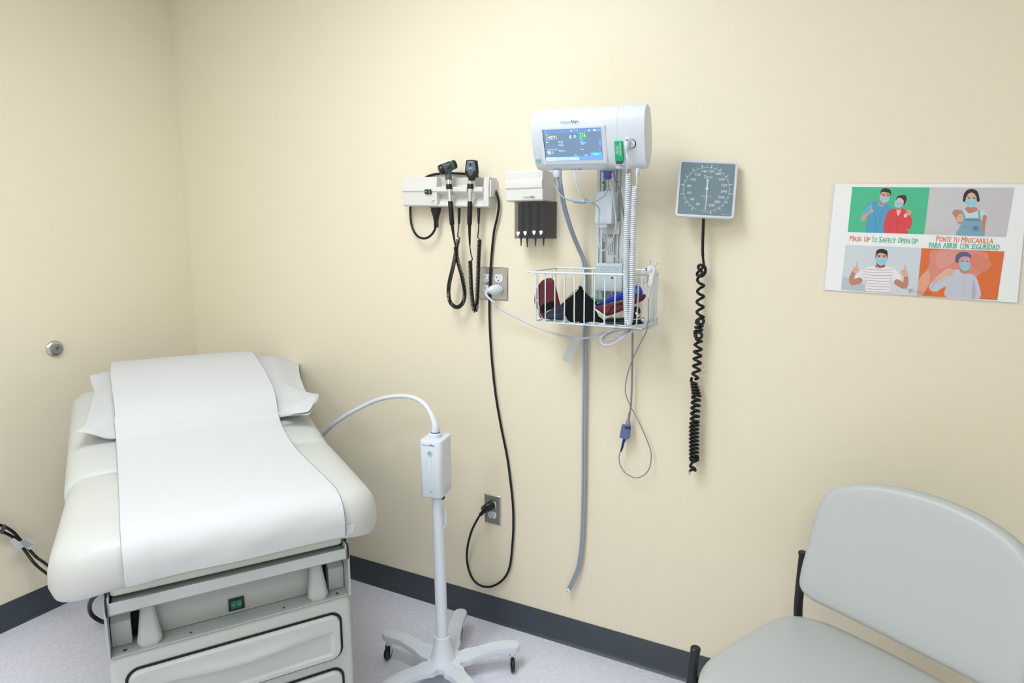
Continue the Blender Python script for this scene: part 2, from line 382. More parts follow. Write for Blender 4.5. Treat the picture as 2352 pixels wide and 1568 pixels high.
g = G(); g.box((-.24, .52, .60), (.24, .9, .655), 0, BM); g.box((-.2, .5, .66), (.2, .94, .67), 0, BM); obj('back_support', g, m_dark, bed)
g = G(); p = at(160, 1032, 'z', .80); c = np.array([(p-F0)@T, (p-F0)@A]); g.sphere((0, 0, 0), .019, 0, (1, 1, 1), 10); g.v = [tuple(q) for q in app(BM, np.array(g.v)+np.array([-.372, .80, .79]))]
obj('side_knob', g, m_vinyl, bed)

# pillow in paper case
def bz(u, v, z): P = at(u, v, 'z', z)-F0; return np.array([P@T, P@A])
NV, NU = 21, 41
Lp = np.array([list(bz(170, 991, .865)), list(bz(192, 974, .862)), list(bz(206, 930, .875)), list(bz(214, 898, .893)), list(bz(210, 885, .905)), list(bz(203, 860, .93))])
Rp = np.array([list(bz(712, 951, .845)), list(bz(734, 906, .862)), list(bz(709, 905, .862)), list(bz(693, 872, .885)), list(bz(688, 850, .90)), list(bz(688, 829, .917))])
Lz = [.865, .862, .875, .893, .905, .93]; Rz = [.845, .862, .862, .885, .90, .917]
Lc = cat([(a, b, z) for (a, b), z in zip(Lp, Lz)], 4); Rc = cat([(a, b, z) for (a, b), z in zip(Rp, Rz)], 4)
front_a, back_a = .655, 1.262
pil = thing('pillow', 'white pillow in a paper case at the raised head of the exam table', 'pillow', F0+A*.95+np.array([0, 0, .83]))
top = np.zeros((len(Lc), NU, 3)); bot = np.zeros((len(Lc), NU, 3)); n = len(Lc)
for i in range(n):
    v = i/(n-1)
    for j in range(NU):
        u = j/(NU-1); x = Lc[i, 0]*(1-u)+Rc[i, 0]*u
        mid_a = front_a+(back_a-front_a)*v
        edge_a = Lc[i, 1]*(1-u)+Rc[i, 1]*u
        k = min(1, min(u, 1-u)/.14); k = k*k*(3-2*k)
        a = edge_a*(1-k)+mid_a*k
        ez = Lc[i, 2]*(1-u)+Rc[i, 2]*u
        vv = math.sin(math.pi*min(1, max(0, v)))**.45 if 0 < v < 1 else 0
        hz = zb(a)+.014+.054*vv*(.55+.45*math.sin(math.pi*u)**.5)
        wr = .0022*math.sin(37*v+9*u)*math.sin(23*u)*(1-k)
        z = ez*(1-k)+hz*k+wr+.006*math.sin(math.pi*k)
        z = max(z, zb(min(a, 1.19))+.008) if abs(x) < .36 else z
        top[i, j] = (x, a, z); bot[i, j] = (x, a, max(zb(a)+.003, z-.006-.055*vv*k) if abs(x) < .35 else z-.003)
g = G(); g.slab(top[:, ::-1], bot[:, ::-1], 0, BM); obj('paper_case', g, m_paper, pil, sharp=75, sub=1)
# paper flap fold by the right front corner
q = [bz(634, 953, .85), bz(664, 936, .868), bz(700, 916, .88), bz(733, 904, .885)]; q2 = [bz(636, 957, .843), bz(665, 955, .842), bz(700, 953, .842), bz(712, 952, .842)]
P = np.array([[(x, y, z) for (x, y), z in zip(q, (.852, .871, .884, .887))], [(x, y, z) for (x, y), z in zip([(a+b)/2 for a, b in zip(q, q2)], (.858, .869, .874, .872))], [(x, y, z) for (x, y), z in zip(q2, (.848, .848, .850, .852))]])
g = G(); g.slab(P, P-np.array([0, 0, .0015]), 0, BM); obj('folded_corner', g, m_paper, pil, sharp=60, sub=2)

# paper strip from the roll
pp = [(1.276, .918), (1.268, .948), (1.245, .966), (1.20, .974), (1.1, .974), (1.0, .962), (.9, .945), (.8, .922), (.72, .895), (.67, .862), (.645, .832), (.6, .816), (.5, .797), (.4, .785), (.25, .7815), (.1, .7810), (.03, .778), (-.01, .768), (-.033, .748), (-.043, .72), (-.043, .69), (-.04, .667)]
pc = cat([(a, z) for a, z in pp], 4); P = []
for i, (a, z) in enumerate(pc):
    row = []; t = i/(len(pc)-1)
    for j in range(25):
        u = -1+j/12; x = .014-.032*a+u*.25
        f = max(0, (.05-a)/.1); rip = .0012*math.sin(9*u+3*t)*math.sin(40*t)
        if f > 0: rip += .003*math.sin(5.5*u+1.2)*min(1, f)
        zz = z+(.0015 if a > .3 else 0)
        x -= .018*max(0, u)*math.exp(-((a-.5)/.28)**2)
        row.append((x+(.003 if t < .4 else 0)*math.sin(t*20), a-(rip+.004*(u < -.8))*min(1, f*1.), zz-(.005*(x/.37)**2 if f == 0 else 0)+(rip*.5 if f == 0 else 0)))
    P.append(row)
P = np.array(P); g = G(); g.slab(P, P-np.array([0, 0, .0005]), 0, BM)
tag(obj('paper_sheet', g, m_paper, sharp=75, sub=1), 'long white paper strip running down the middle of the exam table', 'paper')
g = G(); q = [Y(794, 1213, 0)]; 
fl = [(795, 1206), (817, 1203), (810, 1222), (797, 1227)]
F2 = fr(F0-A*.035+np.array([0, 0, 0.]), T, (0, 0, 1), -A); g.prism([inpl(F2, *q) for q in fl], -.0005, .0005, 0, F2)
tag(obj('paper_scrap', g, m_paper), 'small torn end of paper sticking out at the right front corner of the exam table', 'paper')

# cords on the left side of the table
def X(u, v, x): return at(u, v, 'x', x)
lc = thing('cable_bundle', 'pair of black cords with a printed label on the left wall', 'cord', tuple(X(50, 1250, .03)-np.array([0, 0, .12])))
c1 = cat([X(-90, 1190, .03), X(-30, 1200, .03), X(5, 1207, .03), X(30, 1221, .035), X(47, 1240, .04), X(68, 1263, .05), X(85, 1280, .08), X(103, 1293, .14), X(150, 1330, .25)], 8)
c2 = cat([X(-90, 1205, .035), X(-30, 1212, .035), X(5, 1221, .03), X(25, 1230, .03), X(42, 1242, .032), X(58, 1265, .045), X(78, 1292, .08), X(101, 1312, .14), X(150, 1345, .24)], 8)
g = G(); g.tube(c1, .0052, 8); obj('cord', g, m_rub, lc); g = G(); g.tube(c2, .0052, 8); obj('cord', g, m_rub, lc)
LW = fr((.05, 0, 0), (0, 1, 0), (0, 0, 1), (1, 0, 0))
g = G(); g.prism([inpl(LW, *q) for q in ((14, 1205), (12, 1213), (7, 1222), (4, 1226), (2, 1224), (7, 1213), (9, 1205))], -.011, .003, 0, LW); obj('cable_clip', g, m_txk, lc)
g = G(); pl_ = [(20, 1240), (30, 1234), (42, 1243), (58, 1236), (70, 1238), (82, 1247), (65, 1262), (52, 1255), (35, 1264), (30, 1254)]
g.prism([inpl(LW, *q) for q in pl_], .006, .0068, 0, LW)
for k in range(7):
    a, b = inpl(LW, 45+k*1.5, 1244+k*2.2), inpl(LW, 58+k*2.4, 1238+k*1.9) ; g.tube([(a[0], a[1], .0072), (b[0], b[1], .0072)], .0005, 4, 1, LW)
obj('cord_label', g, [m_tag, m_txk], lc)
g = G(); w_ = cat([at(262, 1348, 'z', .25), at(226, 1362, 'z', .2), at(207, 1385, 'z', .13), at(210, 1410, 'z', .06), at(232, 1426, 'z', .02), at(262, 1432, 'z', .0075)], 8); g.tube(w_, .0075, 10)
tag(obj('looped_cord', g, m_rub), 'thick black cord looping to the floor behind the left front of the exam table', 'cord')

# door stop on the left wall
ds = thing('door_stop', 'round metal and grey rubber door stop on the left wall', 'door stop', (0, -.61, 1.0))
DS = fr(X(125, 800, .0), (0, 1, 0), (0, 0, 1), (1, 0, 0))
g = G(); g.lathe([(.0, .0), (.031, .0005), (.031, .004), (.027, .009), (.021, .012), (.0, .012)], 32, 0, DS); obj('base_ring', g, m_satin, ds)
g = G(); g.lathe([(.0, .008), (.0195, .0105), (.0195, .02), (.0165, .024), (.0075, .0235), (.005, .017), (.0, .016)], 28, 0, DS); obj('rubber_bumper', g, m_stop, ds)
# ------------------------------------------------------------------ exam lamp on wheeled stand
LX, LY = 1.594, -.349
lamp = thing('exam_lamp', 'white gooseneck exam lamp on a five-legged wheeled stand beside the table', 'exam lamp', (LX, LY, 0))
ztop = .066; g = G()
outline = []
R = .252
angs = [math.radians(181+72*k) for k in range(5)]
for k, a in enumerate(angs):
    d = np.array([math.cos(a), math.sin(a)]); nrm = np.array([-d[1], d[0]])
    for r, hw in ((.078, .0335), (.098, .027), (.125, .0240), (.17, .0225), (.21, .0235), (.235, .0225)): outline.append(d*r-nrm*hw)
    for t in np.linspace(-80, 80, 7): t = math.radians(t); outline.append(d*(R-.021+.0205*math.cos(t)-.000)+nrm*.0225*math.sin(t))
    for r, hw in ((.235, .0225), (.21, .0235), (.17, .0225), (.125, .0240), (.098, .027), (.078, .0335)): outline.append(d*r+nrm*hw)
    for da, rr_ in ((30, .0605), (36, .059), (42, .0605)): a2 = a+math.radians(da); outline.append(np.array([math.cos(a2), math.sin(a2)])*rr_)
outline = cat(outline, 3, True)
def legz(x, y, z):
    r = math.hypot(x, y); t = min(1, max(0, (r-.060)/.105)); return (x, y, z+.026*t)
g = G(); n = len(outline)
# star plate: rings scaled radially so that the rise follows the arm
def ring(sc, z): return [legz(x*sc, y*sc, z) for x, y in outline]
rings = [ring(s_, .046) for s_ in (.2, .45, .7, .9, .985)]+[ring(1, .0475), ring(1, .063), ring(.993, .0655)]+[ring(s_, ztop) for s_ in (.985, .9, .8, .7, .6, .45, .2)]
V = [p for r in rings for p in r]; F = [tuple(range(n))[::-1]]+[(r*n+i, r*n+(i+1) % n, (r+1)*n+(i+1) % n, (r+1)*n+i) for r in range(len(rings)-1) for i in range(n)]+[tuple(range((len(rings)-1)*n, len(rings)*n))]
g.add(V, F, 0, fr((LX, LY, 0), (1, 0, 0), (0, 1, 0), (0, 0, 1)))
obj('base', g, m_stand, lamp, sharp=50)
hub = np.array([LX-.010, LY, 0])
g = G(); g.lathe([(.046, ztop-.004), (.041, ztop+.002), (.038, ztop+.008), (.0245, .138), (.0245, .143), (.022, .144), (.0, .144)], 32, 0, fr(hub, (1, 0, 0), (0, 1, 0), (0, 0, 1))); obj('hub_cone', g, m_stand, lamp, sharp=50)
pt = np.array([LX-.017, LY-.002, .625])
g = G(); g.cyl(hub+np.array([0, 0, .1]), pt, .0195, .0185, 28); obj('pole', g, m_stand, lamp)
g = G(); g.cyl(pt-np.array([0, 0, .004]), pt+np.array([0, 0, .022]), .0192, .0192, 28); obj('collar', g, m_wgrey, lamp)
for k, a in enumerate(angs):
    cx, cy = LX+.226*math.cos(a), LY+.226*math.sin(a); fa = math.radians([-80, 75, -75, -60, -95][k])
    M = fr((cx, cy, 0), (math.cos(fa+math.pi/2), math.sin(fa+math.pi/2), 0), (math.cos(fa), math.sin(fa), 0), (0, 0, 1))
    g = G(); g.lathe([(0, .055), (.012, .055), (.012, .0715), (0, .0715)], 16, 0, M)
    g.box((-.0105, -.009, .052), (.0105, .012, .0555), 0, M)
    for s in (-1, 1): g.prism([(-.006, .0545), (.013, .0545), (.018, .028), (.018, .018), (.010, .018)], *sorted((s*.0105, s*.0092)), 0, M@fr((0, 0, 0), (0, 1, 0), (0, 0, 1), (1, 0, 0)))
    if k == 1: g.box((-.014, .012, .03), (-.004, .03, .033), 0, M); g.box((.006, .014, .028), (.03, .02, .031), 0, M)
    ca = obj('caster_fork', g, m_chrome, lamp, bevel=.0006)
    g = G(); g.lathe([(0, -.007), (.010, -.0075), (.012, -.006), (.0205, -.0065), (.0235, -.003), (.0235, .003), (.0205, .0065), (.012, .006), (.010, .0075), (0, .007)], 28, 0, M@fr((0, .0145, .0236), (0, 1, 0), (0, 0, 1), (1, 0, 0)))
    obj('wheel', g, m_black, ca)
# head box
hz0, hz1 = .634, .821; hb = math.radians(13); hX = np.array([math.cos(hb), math.sin(hb), 0]); hY = np.array([-math.sin(hb), math.cos(hb), 0]); hcen = np.array([1.570, -.345, 0])
g = G(); HB = fr(hcen, hX, hY, (0, 0, 1))
def hdef(x, y, z): return (x*(1-.03*(hz1-z)/.19), y, z+(.006*(y < 0)*0))
g.pad(rr(.0375, .050, .016, 7), [(.012, hz0-.001), (.004, hz0+.001), (0, hz0+.007), (0, hz1-.008), (.002, hz1-.002), (.008, hz1)], 0, HB, hdef); box = obj('power_housing', g, m_white, lamp, sharp=50)
HF = fr(hcen-hY*.0504, hX, (0, 0, 1), -hY)
def brand(g, M, u, v, size, mg, mn, z=.0003, sh=0):
    a, b = inpl(M, u, v); N = wl(M, (a, b, z))
    g.text('Welch', size, mg, wl(N, (-.08*size, 0, 0)), align='RIGHT', sx=.95); g.text('Allyn', size, mn, wl(N, (-.06*size, size*.08, 0)), align='LEFT', sx=.95, off=.01)
g = G(); brand(g, HF, 985.5, 1023, .0095, 0, 1); obj('logo', g, [m_txg, m_txn], box); g = G(); a, b = inpl(HF, 990, 1129); g.text('/ ®', .006, 0, wl(HF, (a, b, .0003))); obj('small_mark', g, m_txk, box)
a, b = inpl(HF, 987, 1041); BT = wl(HF, (a, b, 0))
g = G(); g.lathe([(0, 0), (.0085, 0), (.0085, .0012), (.0075, .0018), (.0066, .0013), (0, .0013)], 28, 0, BT)
g.tube([(.0038*math.cos(t), .0038*math.sin(t), .0016) for t in np.linspace(2.1, 2.1+4.9+.4, 18)], .0005, 5, 1, BT); g.box((-.0004, .001, .0013), (.0004, .0055, .002), 1, BT); obj('power_button', g, [m_aqua, m_aqua2], box)
g = G(); pts = [inpl(HF, 979, 1049), inpl(HF, 981, 1088)]; x0 = pts[0][0]; x1 = x0+.0165; y0 = pts[0][1]; y1 = y0-.062
g.tube(cat([(x0, y0, .0002), (x0+.001, (y0+y1)/2, .0002), (x0+.002, y1+.008, .0002), ((x0+x1)/2+.002, y1, .0002), (x1+.001, y1+.008, .0002), (x1+.001, (y0+y1)/2, .0002), (x1, y0, .0002)], 5), .0003, 4, 0, HF); obj('seam', g, m_wgrey, box)
nk = np.array([hcen[0], hcen[1], hz1])
g = G(); g.lathe([(0, -.002), (.019, -.002), (.019, .010), (.0165, .013), (0, .013)], 28, 0, fr(nk, (1, 0, 0), (0, 1, 0), (0, 0, 1))); g.lathe([(0, .013), (.0148, .013), (.0148, .0165), (0, .0165)], 28, 1, fr(nk, (1, 0, 0), (0, 1, 0), (0, 0, 1))); obj('neck_socket', g, [m_white, m_navy2], lamp)
tp = nk+np.array([0, 0, .0165])
gp = [tp, tp+np.array([-.0005, 0, .022]), Y(990, 950, -.340), Y(976, 929, -.335), Y(955, 915, -.32), Y(928, 909.5, -.305), Y(898, 911, -.29), Y(865, 919, -.27), Y(830, 935, -.25), Y(795, 954, -.23), Y(765, 976, -.21), Y(742, 1000, -.185), Y(714, 1030, -.17), Y(690, 1070, -.16)]
cp = cat(gp, 8); rad = np.array([max(.0076, .0135-.0059*min(1, i/18)) for i in range(len(cp))])
g = G(); g.tube(cp, rad, 16); obj('gooseneck', g, m_white, lamp)
g = G(); g.cyl(Y(691, 1068, -.16), Y(672, 1110, -.15), .016, .028, 24); obj('lamp_head', g, m_white, lamp)
g = G(); g.sphere((LX+.004, LY-.003, .628), .0065, 0, (1, 1, 1.3), 8); obj('knob', g, m_black, lamp)
g = G(); g.tube(cat([(LX-.017+.02, LY, .60), (LX+.010, LY, .585), (LX+.012, LY, .555), (LX+.008, LY, .53), (LX+.002, LY, .525)], 5), .003, 8); obj('cord_hook', g, m_wgrey, lamp)

# ------------------------------------------------------------------ outlets
def outlet(name, label, x0, z0, gangs):
    w_, h = (.07, .1143) if gangs == 1 else (.116, .1143)
    t = thing(name, label, 'outlet', (x0+w_/2, 0, z0+h/2))
    M = fr((x0+w_/2, 0, z0+h/2), (1, 0, 0), (0, 0, 1), (0, -1, 0))
    g = G(); g.padf(lambda d: quad_ring(-w_/2+d, w_/2-d, -h/2+d, h/2-d, .0008, .0008, 2, 3), [(0, .0), (0, .0018), (.0035, .0052)], 0, M); obj('wall_plate', g, m_steel, t, sharp=20)
    for gi in ([0] if gangs == 1 else [-.023, .023]):
        g = G(); g.lathe([(0, .005), (.0035, .005), (.003, .0062), (0, .0064)], 14, 0, wl(M, (gi, 0, 0))); g.box((-.0026, -.0004, .0062), (.0026, .0004, .0066), 1, wl(M, (gi, 0, 0))); obj('screw', g, [m_chrome, m_dark], t)
        for s in (1, -1):
            N = wl(M, (gi, s*.0195, 0)); g = G(); P = []
            for k in range(32):
                a = 2*math.pi*k/32; P.append((.0172*math.cos(a), max(-.0135, min(.0135, .0172*math.sin(a)))))
            g.pad(P, [(0, .004), (0, .0066), (.001, .0074)], 0, N, caps=1); r = obj('receptacle', g, m_white, t)
            g = G(); g.box((-.0073, -.001, .0073), (-.0058, .0075, .00755), 0, N); g.box((-.0115, .0025, .0073), (-.0073, .0037, .00755), 0, N); g.box((.0058, 0, .0073), (.007, .007, .00755), 0, N)
            g.lathe([(0, .0073), (.0024, .0073), (.0024, .0076), (0, .0076)], 12, 0, wl(N, (0, -.0075, 0))); obj('slot', g, m_dark, r)
    return M
MU = outlet('wall_outlet', 'steel four-socket wall outlet behind the white plug, right of the coiled cords', 1.5324, 1.2239, 2)
ML = outlet('wall_outlet', 'steel wall outlet low on the wall with the black plug in its top socket', 1.5481, .3912, 1)

# ------------------------------------------------------------------ white power cord with plug
wc = thing('white_power_cord', 'white power cord plugged into the upper outlet and bundled in loops under the wire basket', 'cord', (1.595, -.03, 1.26))
P0 = app(MU, [(.023, -.0195, .0076)])[0]
dirp = np.array([-.45, -1, -.03]); dirp /= np.linalg.norm(dirp)
sx_ = np.cross(dirp, (0, 0, 1)); sx_ /= np.linalg.norm(sx_); PM = fr(P0, sx_, np.cross(sx_, dirp)*-1, dirp)
g = G(); dq = np.array([-.5, -1, -.06]); g.cyl(P0, P0+np.array([-.004, -.014, 0]), .0175, .0178, 28); pz = P0+np.array([-.003, -.010, 0]); g.tube([pz+dq*t for t in (0, .008, .016, .022, .026, .034)], [.0178, .0176, .0162, .0135, .0090, .0065], 24); obj('plug', g, m_white, wc)
e0 = P0+np.array([-.019, -.042, -.002])
def path(pts, n=8): return cat([p if len(p) == 3 and not isinstance(p, tuple) else Y(*p) for p in pts], n)
cw = cat([e0, e0+np.array([0, -.012, -.012]), Y(1131, 692, -.07), Y(1148, 708, -.05), Y(1180, 726, -.04), Y(1220, 745, -.035), Y(1265, 763, -.035), Y(1310, 775, -.045), Y(1345, 776, -.055), Y(1380, 767, -.07), Y(1410, 757, -.09), Y(1440, 750, -.1), Y(1475, 742, -.08), Y(1505, 728, -.045)], 8)
g = G(); g.tube(cw, .0035, 10); obj('cord', g, m_cordw, wc)
def cz(x, y): return (1370+x/11.2, 720+y/11.2)
loops = [[(1590, 215), (1450, 310), (1200, 400), (930, 450), (700, 560), (450, 760), (280, 835), (140, 790), (95, 660), (200, 520), (480, 400), (830, 345)],
         [(1590, 230), (1400, 345), (1150, 410), (900, 460), (640, 640), (430, 775), (250, 815), (120, 740), (130, 610), (330, 450), (600, 385), (900, 340)],
         [(1560, 120), (1480, 190), (1200, 320), (860, 400), (600, 590), (420, 660), (250, 680), (185, 620), (330, 520), (560, 440), (850, 380)]]
dep = [-.105, -.112, -.098]
for L_, d in zip(loops, dep):
    g = G(); pts = [Y(*cz(x, y), d+(.06*(x-900)/700 if x > 900 else 0)+.004*math.sin(i)) for i, (x, y) in enumerate(L_)]
    g.tube(cat(pts, 7), .0036, 10); obj('cord_loop', g, m_cordw, wc)
g = G(); tc_ = Y(*cz(870, 430), -.106); g.tube([tc_+np.array([.0035*math.cos(t)*.4, .012*math.sin(t), .009*math.cos(t)-.001]) for t in np.linspace(0, 2*math.pi, 17)[:-1]], .0009, 6, 0, closed=True); obj('twist_tie', g, m_txk, wc)
g = G(); TW = fr((0, -.05, 0), (1, 0, 0), (0, 0, 1), (0, -1, 0)); q = [(1317, 767), (1336, 774), (1333, 781), (1308, 833), (1291, 826), (1312, 779)]
g.prism([inpl(TW, *k) for k in q], -.0005, .0005, 0, TW); obj('tape_tag', g, m_tape, wc)

# ------------------------------------------------------------------ wall transformer for the scopes
xa = Y(923.8, 473, -.06); xb = Y(1120, 476, -.06); dx = xb-xa; ln = np.linalg.norm(dx); X_ = dx/ln; Z_ = np.array([0, -1, 0]); Y_ = np.cross(Z_, X_)
Hh = .1005; DM = fr((xa[0], 0, xa[2]), X_, Y_, Z_); SM = fr((xa[0], 0, xa[2]), Z_, Y_, X_)   # SM: x = out of wall, y = up, z = along
wt = thing('scope_transformer', 'long white wall unit holding the two black diagnostic scopes', 'wall unit', (1.42, 0, 1.54))
L1 = .146; W_ = ln
g = G()
pa = [(0, 0), (.050, 0), (.056, .004), (.058, .049), (.0625, .052), (.0625, .066), (.060, .072), (.058, .098), (.055, Hh), (0, Hh)]
g.prism(pa, 0, L1, 0, SM); obj('power_case', g, m_wht2, wt, sharp=25, bevel=.0015)
pb = [(0, .0), (.044, .0), (.046, .004), (.030, .030), (.030, .049), (.030, .066), (.026, .075), (.032, .092), (.033, Hh-.001), (0, Hh-.001)]
g = G(); g.prism(pb, L1, W_-.02, 0, SM); g.prism([(0, .0), (.05, .0), (.054, .004), (.057, .07), (.054, Hh-.001), (0, Hh-.001)], W_-.02, W_, 0, SM)
g.prism([(0, .035), (.05, .035), (.05, .09), (0, .09)], W_, W_+.006, 0, SM); g.prism([(0, .0), (.052, 0), (.055, .004), (.055, .006), (0, .006)], L1, W_-.02, 0, SM)
obj('cradle_case', g, m_wht2, wt, sharp=25, bevel=.0015)
def cradle(g, x0, x1): g.prism([(.028, .040), (.060, .049), (.0635, .052), (.0635, .065), (.060, .067), (.028, .067)], x0, x1, 0, SM)
sl = [inpl(wl(DM, (0, 0, .06)), 1034, 430)[0], inpl(wl(DM, (0, 0, .06)), 1079, 430)[0]]
g = G(); cradle(g, L1, sl[0]-.0095); cradle(g, sl[0]+.0095, sl[1]-.0095); cradle(g, sl[1]+.0095, W_-.02); obj('cradle', g, m_wht2, wt, sharp=25, bevel=.001)
K = wl(DM, (0, 0, .0625)); a, b = inpl(K, 983.5, 440)
g = G(); g.rbox(.0135, .0078, -.001, .0025, .001, .0006, 0, wl(K, (a, b, 0))); sw = obj('power_switch', g, m_black, wt)
g = G(); g.rbox(.0035, .0055, .0025, .0035, .0006, .0003, 0, wl(K, (a+.006, b, 0))); g.lathe([(0, .0025), (.003, .0025), (.0025, .0036), (0, .0038)], 14, 1, wl(K, (a-.0065, b, 0))); obj('indicator', g, [mat('green_indicator', '1F8A5A', .4, emit=.3), m_chrome], sw)
K = wl(DM, (0, 0, .0578)); a, b = inpl(K, 995, 461); g = G(); g.text('WA', .0062, 0, wl(K, (a, b, 0)), off=.01); obj('logo', g, m_txk, wt); g = G(); g.text('Welch Allyn', .0038, 0, wl(K, (a-.003, b-.006, 0))); obj('logo', g, m_txk, wt)

# scopes
def coil(pts, R, r, pitch, n=8, seg=12, R2=None):
    P = cat(pts, 24); d = np.linalg.norm(np.diff(P, axis=0), axis=1); S = np.concatenate([[0], np.cumsum(d)]); Lh = S[-1]
    turns = Lh/pitch if np.isscalar(pitch) else None; N_ = int(turns*seg)
    s_ = np.linspace(0, Lh, N_); Q = np.stack([np.interp(s_, S, P[:, k]) for k in range(3)], 1)
    T_ = np.gradient(Q, axis=0); T_ /= np.linalg.norm(T_, axis=1)[:, None]; u = np.cross(T_[0], (.1, 1, .05)); u /= np.linalg.norm(u); out = []
    for i in range(N_):
        u = u-T_[i]*(u@T_[i]); u /= np.linalg.norm(u); w2 = np.cross(T_[i], u); a = 2*math.pi*i/seg
        out.append(Q[i]+R*(u*math.cos(a)+w2*math.sin(a)))
    return np.array(out)
def C1(x, y, d): return Y(900+x/3.92, 340+y/3.92, d)
def handle(t, pts, depth):
    (x0, y0), (x1, y1) = pts; a, b = Y(x0, y0, depth), Y(x1, y1, depth-.004)
    L_ = lambda t_: a+(b-a)*t_
    return L_
ot = thing('otoscope', 'black otoscope with a barrel head, left of the two scopes in the wall unit', 'otoscope', tuple(Y(1034, 470, -.075)))
hA = lambda t_: Y(1030.5, 414, -.068)*(1-t_)+Y(1038.5, 517, -.074)*t_
g = G(); g.tube([hA(t_) for t_ in (.47, .49, .6, .8, .97, 1.0)], [.0078, .0084, .0084, .0084, .0082, .0062], 20); obj('grip', g, m_rub, ot)
g = G(); g.tube([hA(t_) for t_ in (-.01, .1)], .0083, 20); g.tube([hA(t_) for t_ in (.19, .48)], .0078, 20); obj('handle_tube', g, m_chrome, ot)
g = G(); g.tube([hA(t_) for t_ in (.09, .105, .18, .2)], [.0098, .0108, .0108, .0095], 8); obj('rheostat_collar', g, m_rub, ot, sharp=20)
g = G(); g.tube([Y(1029.5, 399, -.067), Y(1030, 404, -.067), hA(-.01)], [.0085, .0108, .0108], 20); obj('neck', g, m_otog, ot)
g = G(); g.tube([Y(1029, 402, -.067), Y(1031.5, 385, -.07)], [.009, .0135], 16)
bA, bB = Y(1012, 390.5, -.088), Y(1046, 376.5, -.054); ax_ = bB-bA
g.tube([bA+ax_*t_ for t_ in (.16, .18, .5, .86, .88)], [.0165, .0176, .0168, .0150, .014], 28); hd = obj('head', g, m_otog, ot)
g = G(); g.tube([bA+ax_*t_ for t_ in (.02, -.04, -.1, -.07, .0, .14, .18)], [.006, .008, .012, .0155, .0172, .0178, .0172], 28); obj('eyecup', g, m_black, ot)
g = G(); g.tube([bA+ax_*t_ for t_ in (.86, .88, .98, 1.05, 1.07)], [.0148, .0156, .0150, .012, .004], 28); obj('focus_wheel', g, m_black, ot)
g = G(); up_ = np.cross(ax_/np.linalg.norm(ax_), (0, 1, 0)); up_ /= np.linalg.norm(up_); out_ = np.cross(up_, ax_/np.linalg.norm(ax_)); out_ = out_ if out_[1] < 0 else -out_
cO = bA+ax_*.5+out_*.0172; WMx = fr(cO, ax_/np.linalg.norm(ax_), up_ if up_[2] > 0 else -up_, out_)
g.rbox(.0085, .0105, -.006, .0012, .002, .0008, 0, WMx); g.box((-.006, .0, .001), (.006, .003, .0016), 1, WMx); obj('scale_window', g, [m_black, mat('green_scale', '1E9A6A', .4, emit=.2)], hd)
sk = lambda u, v: Y(u, v, -.045)
g = G(); g.tube([hA(.98), C1(552, 760, -.074), C1(570, 870, -.072)], [.0058, .0045, .0026], 12); obj('strain_relief', g, m_rub, ot)
cpts = [C1(572, 890, -.070), C1(576, 940, -.068), C1(548, 1080, -.066), C1(518, 1210, -.064), C1(510, 1310, -.06), C1(528, 1390, -.056), C1(585, 1433, -.052), C1(640, 1390, -.048), C1(655, 1290, -.046), C1(628, 1140, -.046), C1(590, 1000, -.046), C1(582, 900, -.046), C1(597, 826, -.046)]
g = G(); g.tube(coil(cpts, .0060, .0017, .0042), .00165, 6); g.tube(cat([C1(571, 866, -.072), C1(573, 895, -.070)], 4), .0022, 8)
g.tube(cat([C1(600, 826, -.04), C1(612, 812, -.04), C1(594, 795, -.04), C1(598, 740, -.04), C1(604, 680, -.04)], 6), .0019, 8)
obj('coiled_cord', g, m_rub, ot, sharp=80)
def relief(t, x0, y0, y1, d):
    g = G(); n_ = 13
    P = [C1(x0+(y-540)*-.012, y, d) for y in np.linspace(540, y1, 2*n_)]; R_ = [(.0062 if i % 2 else .0052)*(1-.45*i/(2*n_)) for i in range(2*n_)]
    g.tube(P, R_, 12); obj('cord_socket', g, m_rub, t)
relief(ot, 606, 540, 682, -.04)
op = thing('ophthalmoscope', 'black ophthalmoscope with a flat shield-shaped head, right of the two scopes', 'ophthalmoscope', tuple(Y(1079, 470, -.075)))
hA = lambda t_: Y(1080.5, 414, -.068)*(1-t_)+Y(1078.3, 517, -.074)*t_
g = G(); g.tube([hA(t_) for t_ in (.47, .49, .6, .8, .97, 1.0)], [.0078, .0084, .0084, .0084, .0082, .0062], 20); obj('grip', g, m_rub, op)
g = G(); g.tube([hA(t_) for t_ in (-.06, .09)], .0083, 20); g.tube([hA(t_) for t_ in (.19, .48)], .0078, 20); obj('handle_tube', g, m_chrome, op)
g = G(); g.tube([hA(t_) for t_ in (.08, .1, .17, .19)], [.0098, .0108, .0108, .0095], 8); obj('rheostat_collar', g, m_rub, op, sharp=20)
HM = fr((0, -.085, 0), (1, 0, 0), (0, 0, 1), (0, -1, 0)); q = [(672, 107), (712, 104), (752, 109), (759, 125), (768, 215), (758, 245), (738, 272), (733, 290), (690, 290), (684, 272), (662, 245), (653, 215), (664, 120)]
g = G(); g.pad(cat([inpl(HM, 900+x/3.92, 340+y/3.92) for x, y in q], 4, True), [(.004, -.014), (0, -.011), (0, -.004), (.002, 0), (.004, .0008)], 0, HM); hd = obj('head', g, m_black, op, sharp=50)
g = G(); q = [(680, 115), (745, 118), (752, 200), (735, 212), (680, 210), (668, 198)]; g.prism([inpl(HM, 900+x/3.92, 340+y/3.92) for x, y in q], .0007, .0014, 0, HM)
a, b = inpl(HM, 1081, 378.5); g.box((a-.003, b-.004, .0013), (a+.003, b+.004, .0018), 1, HM)
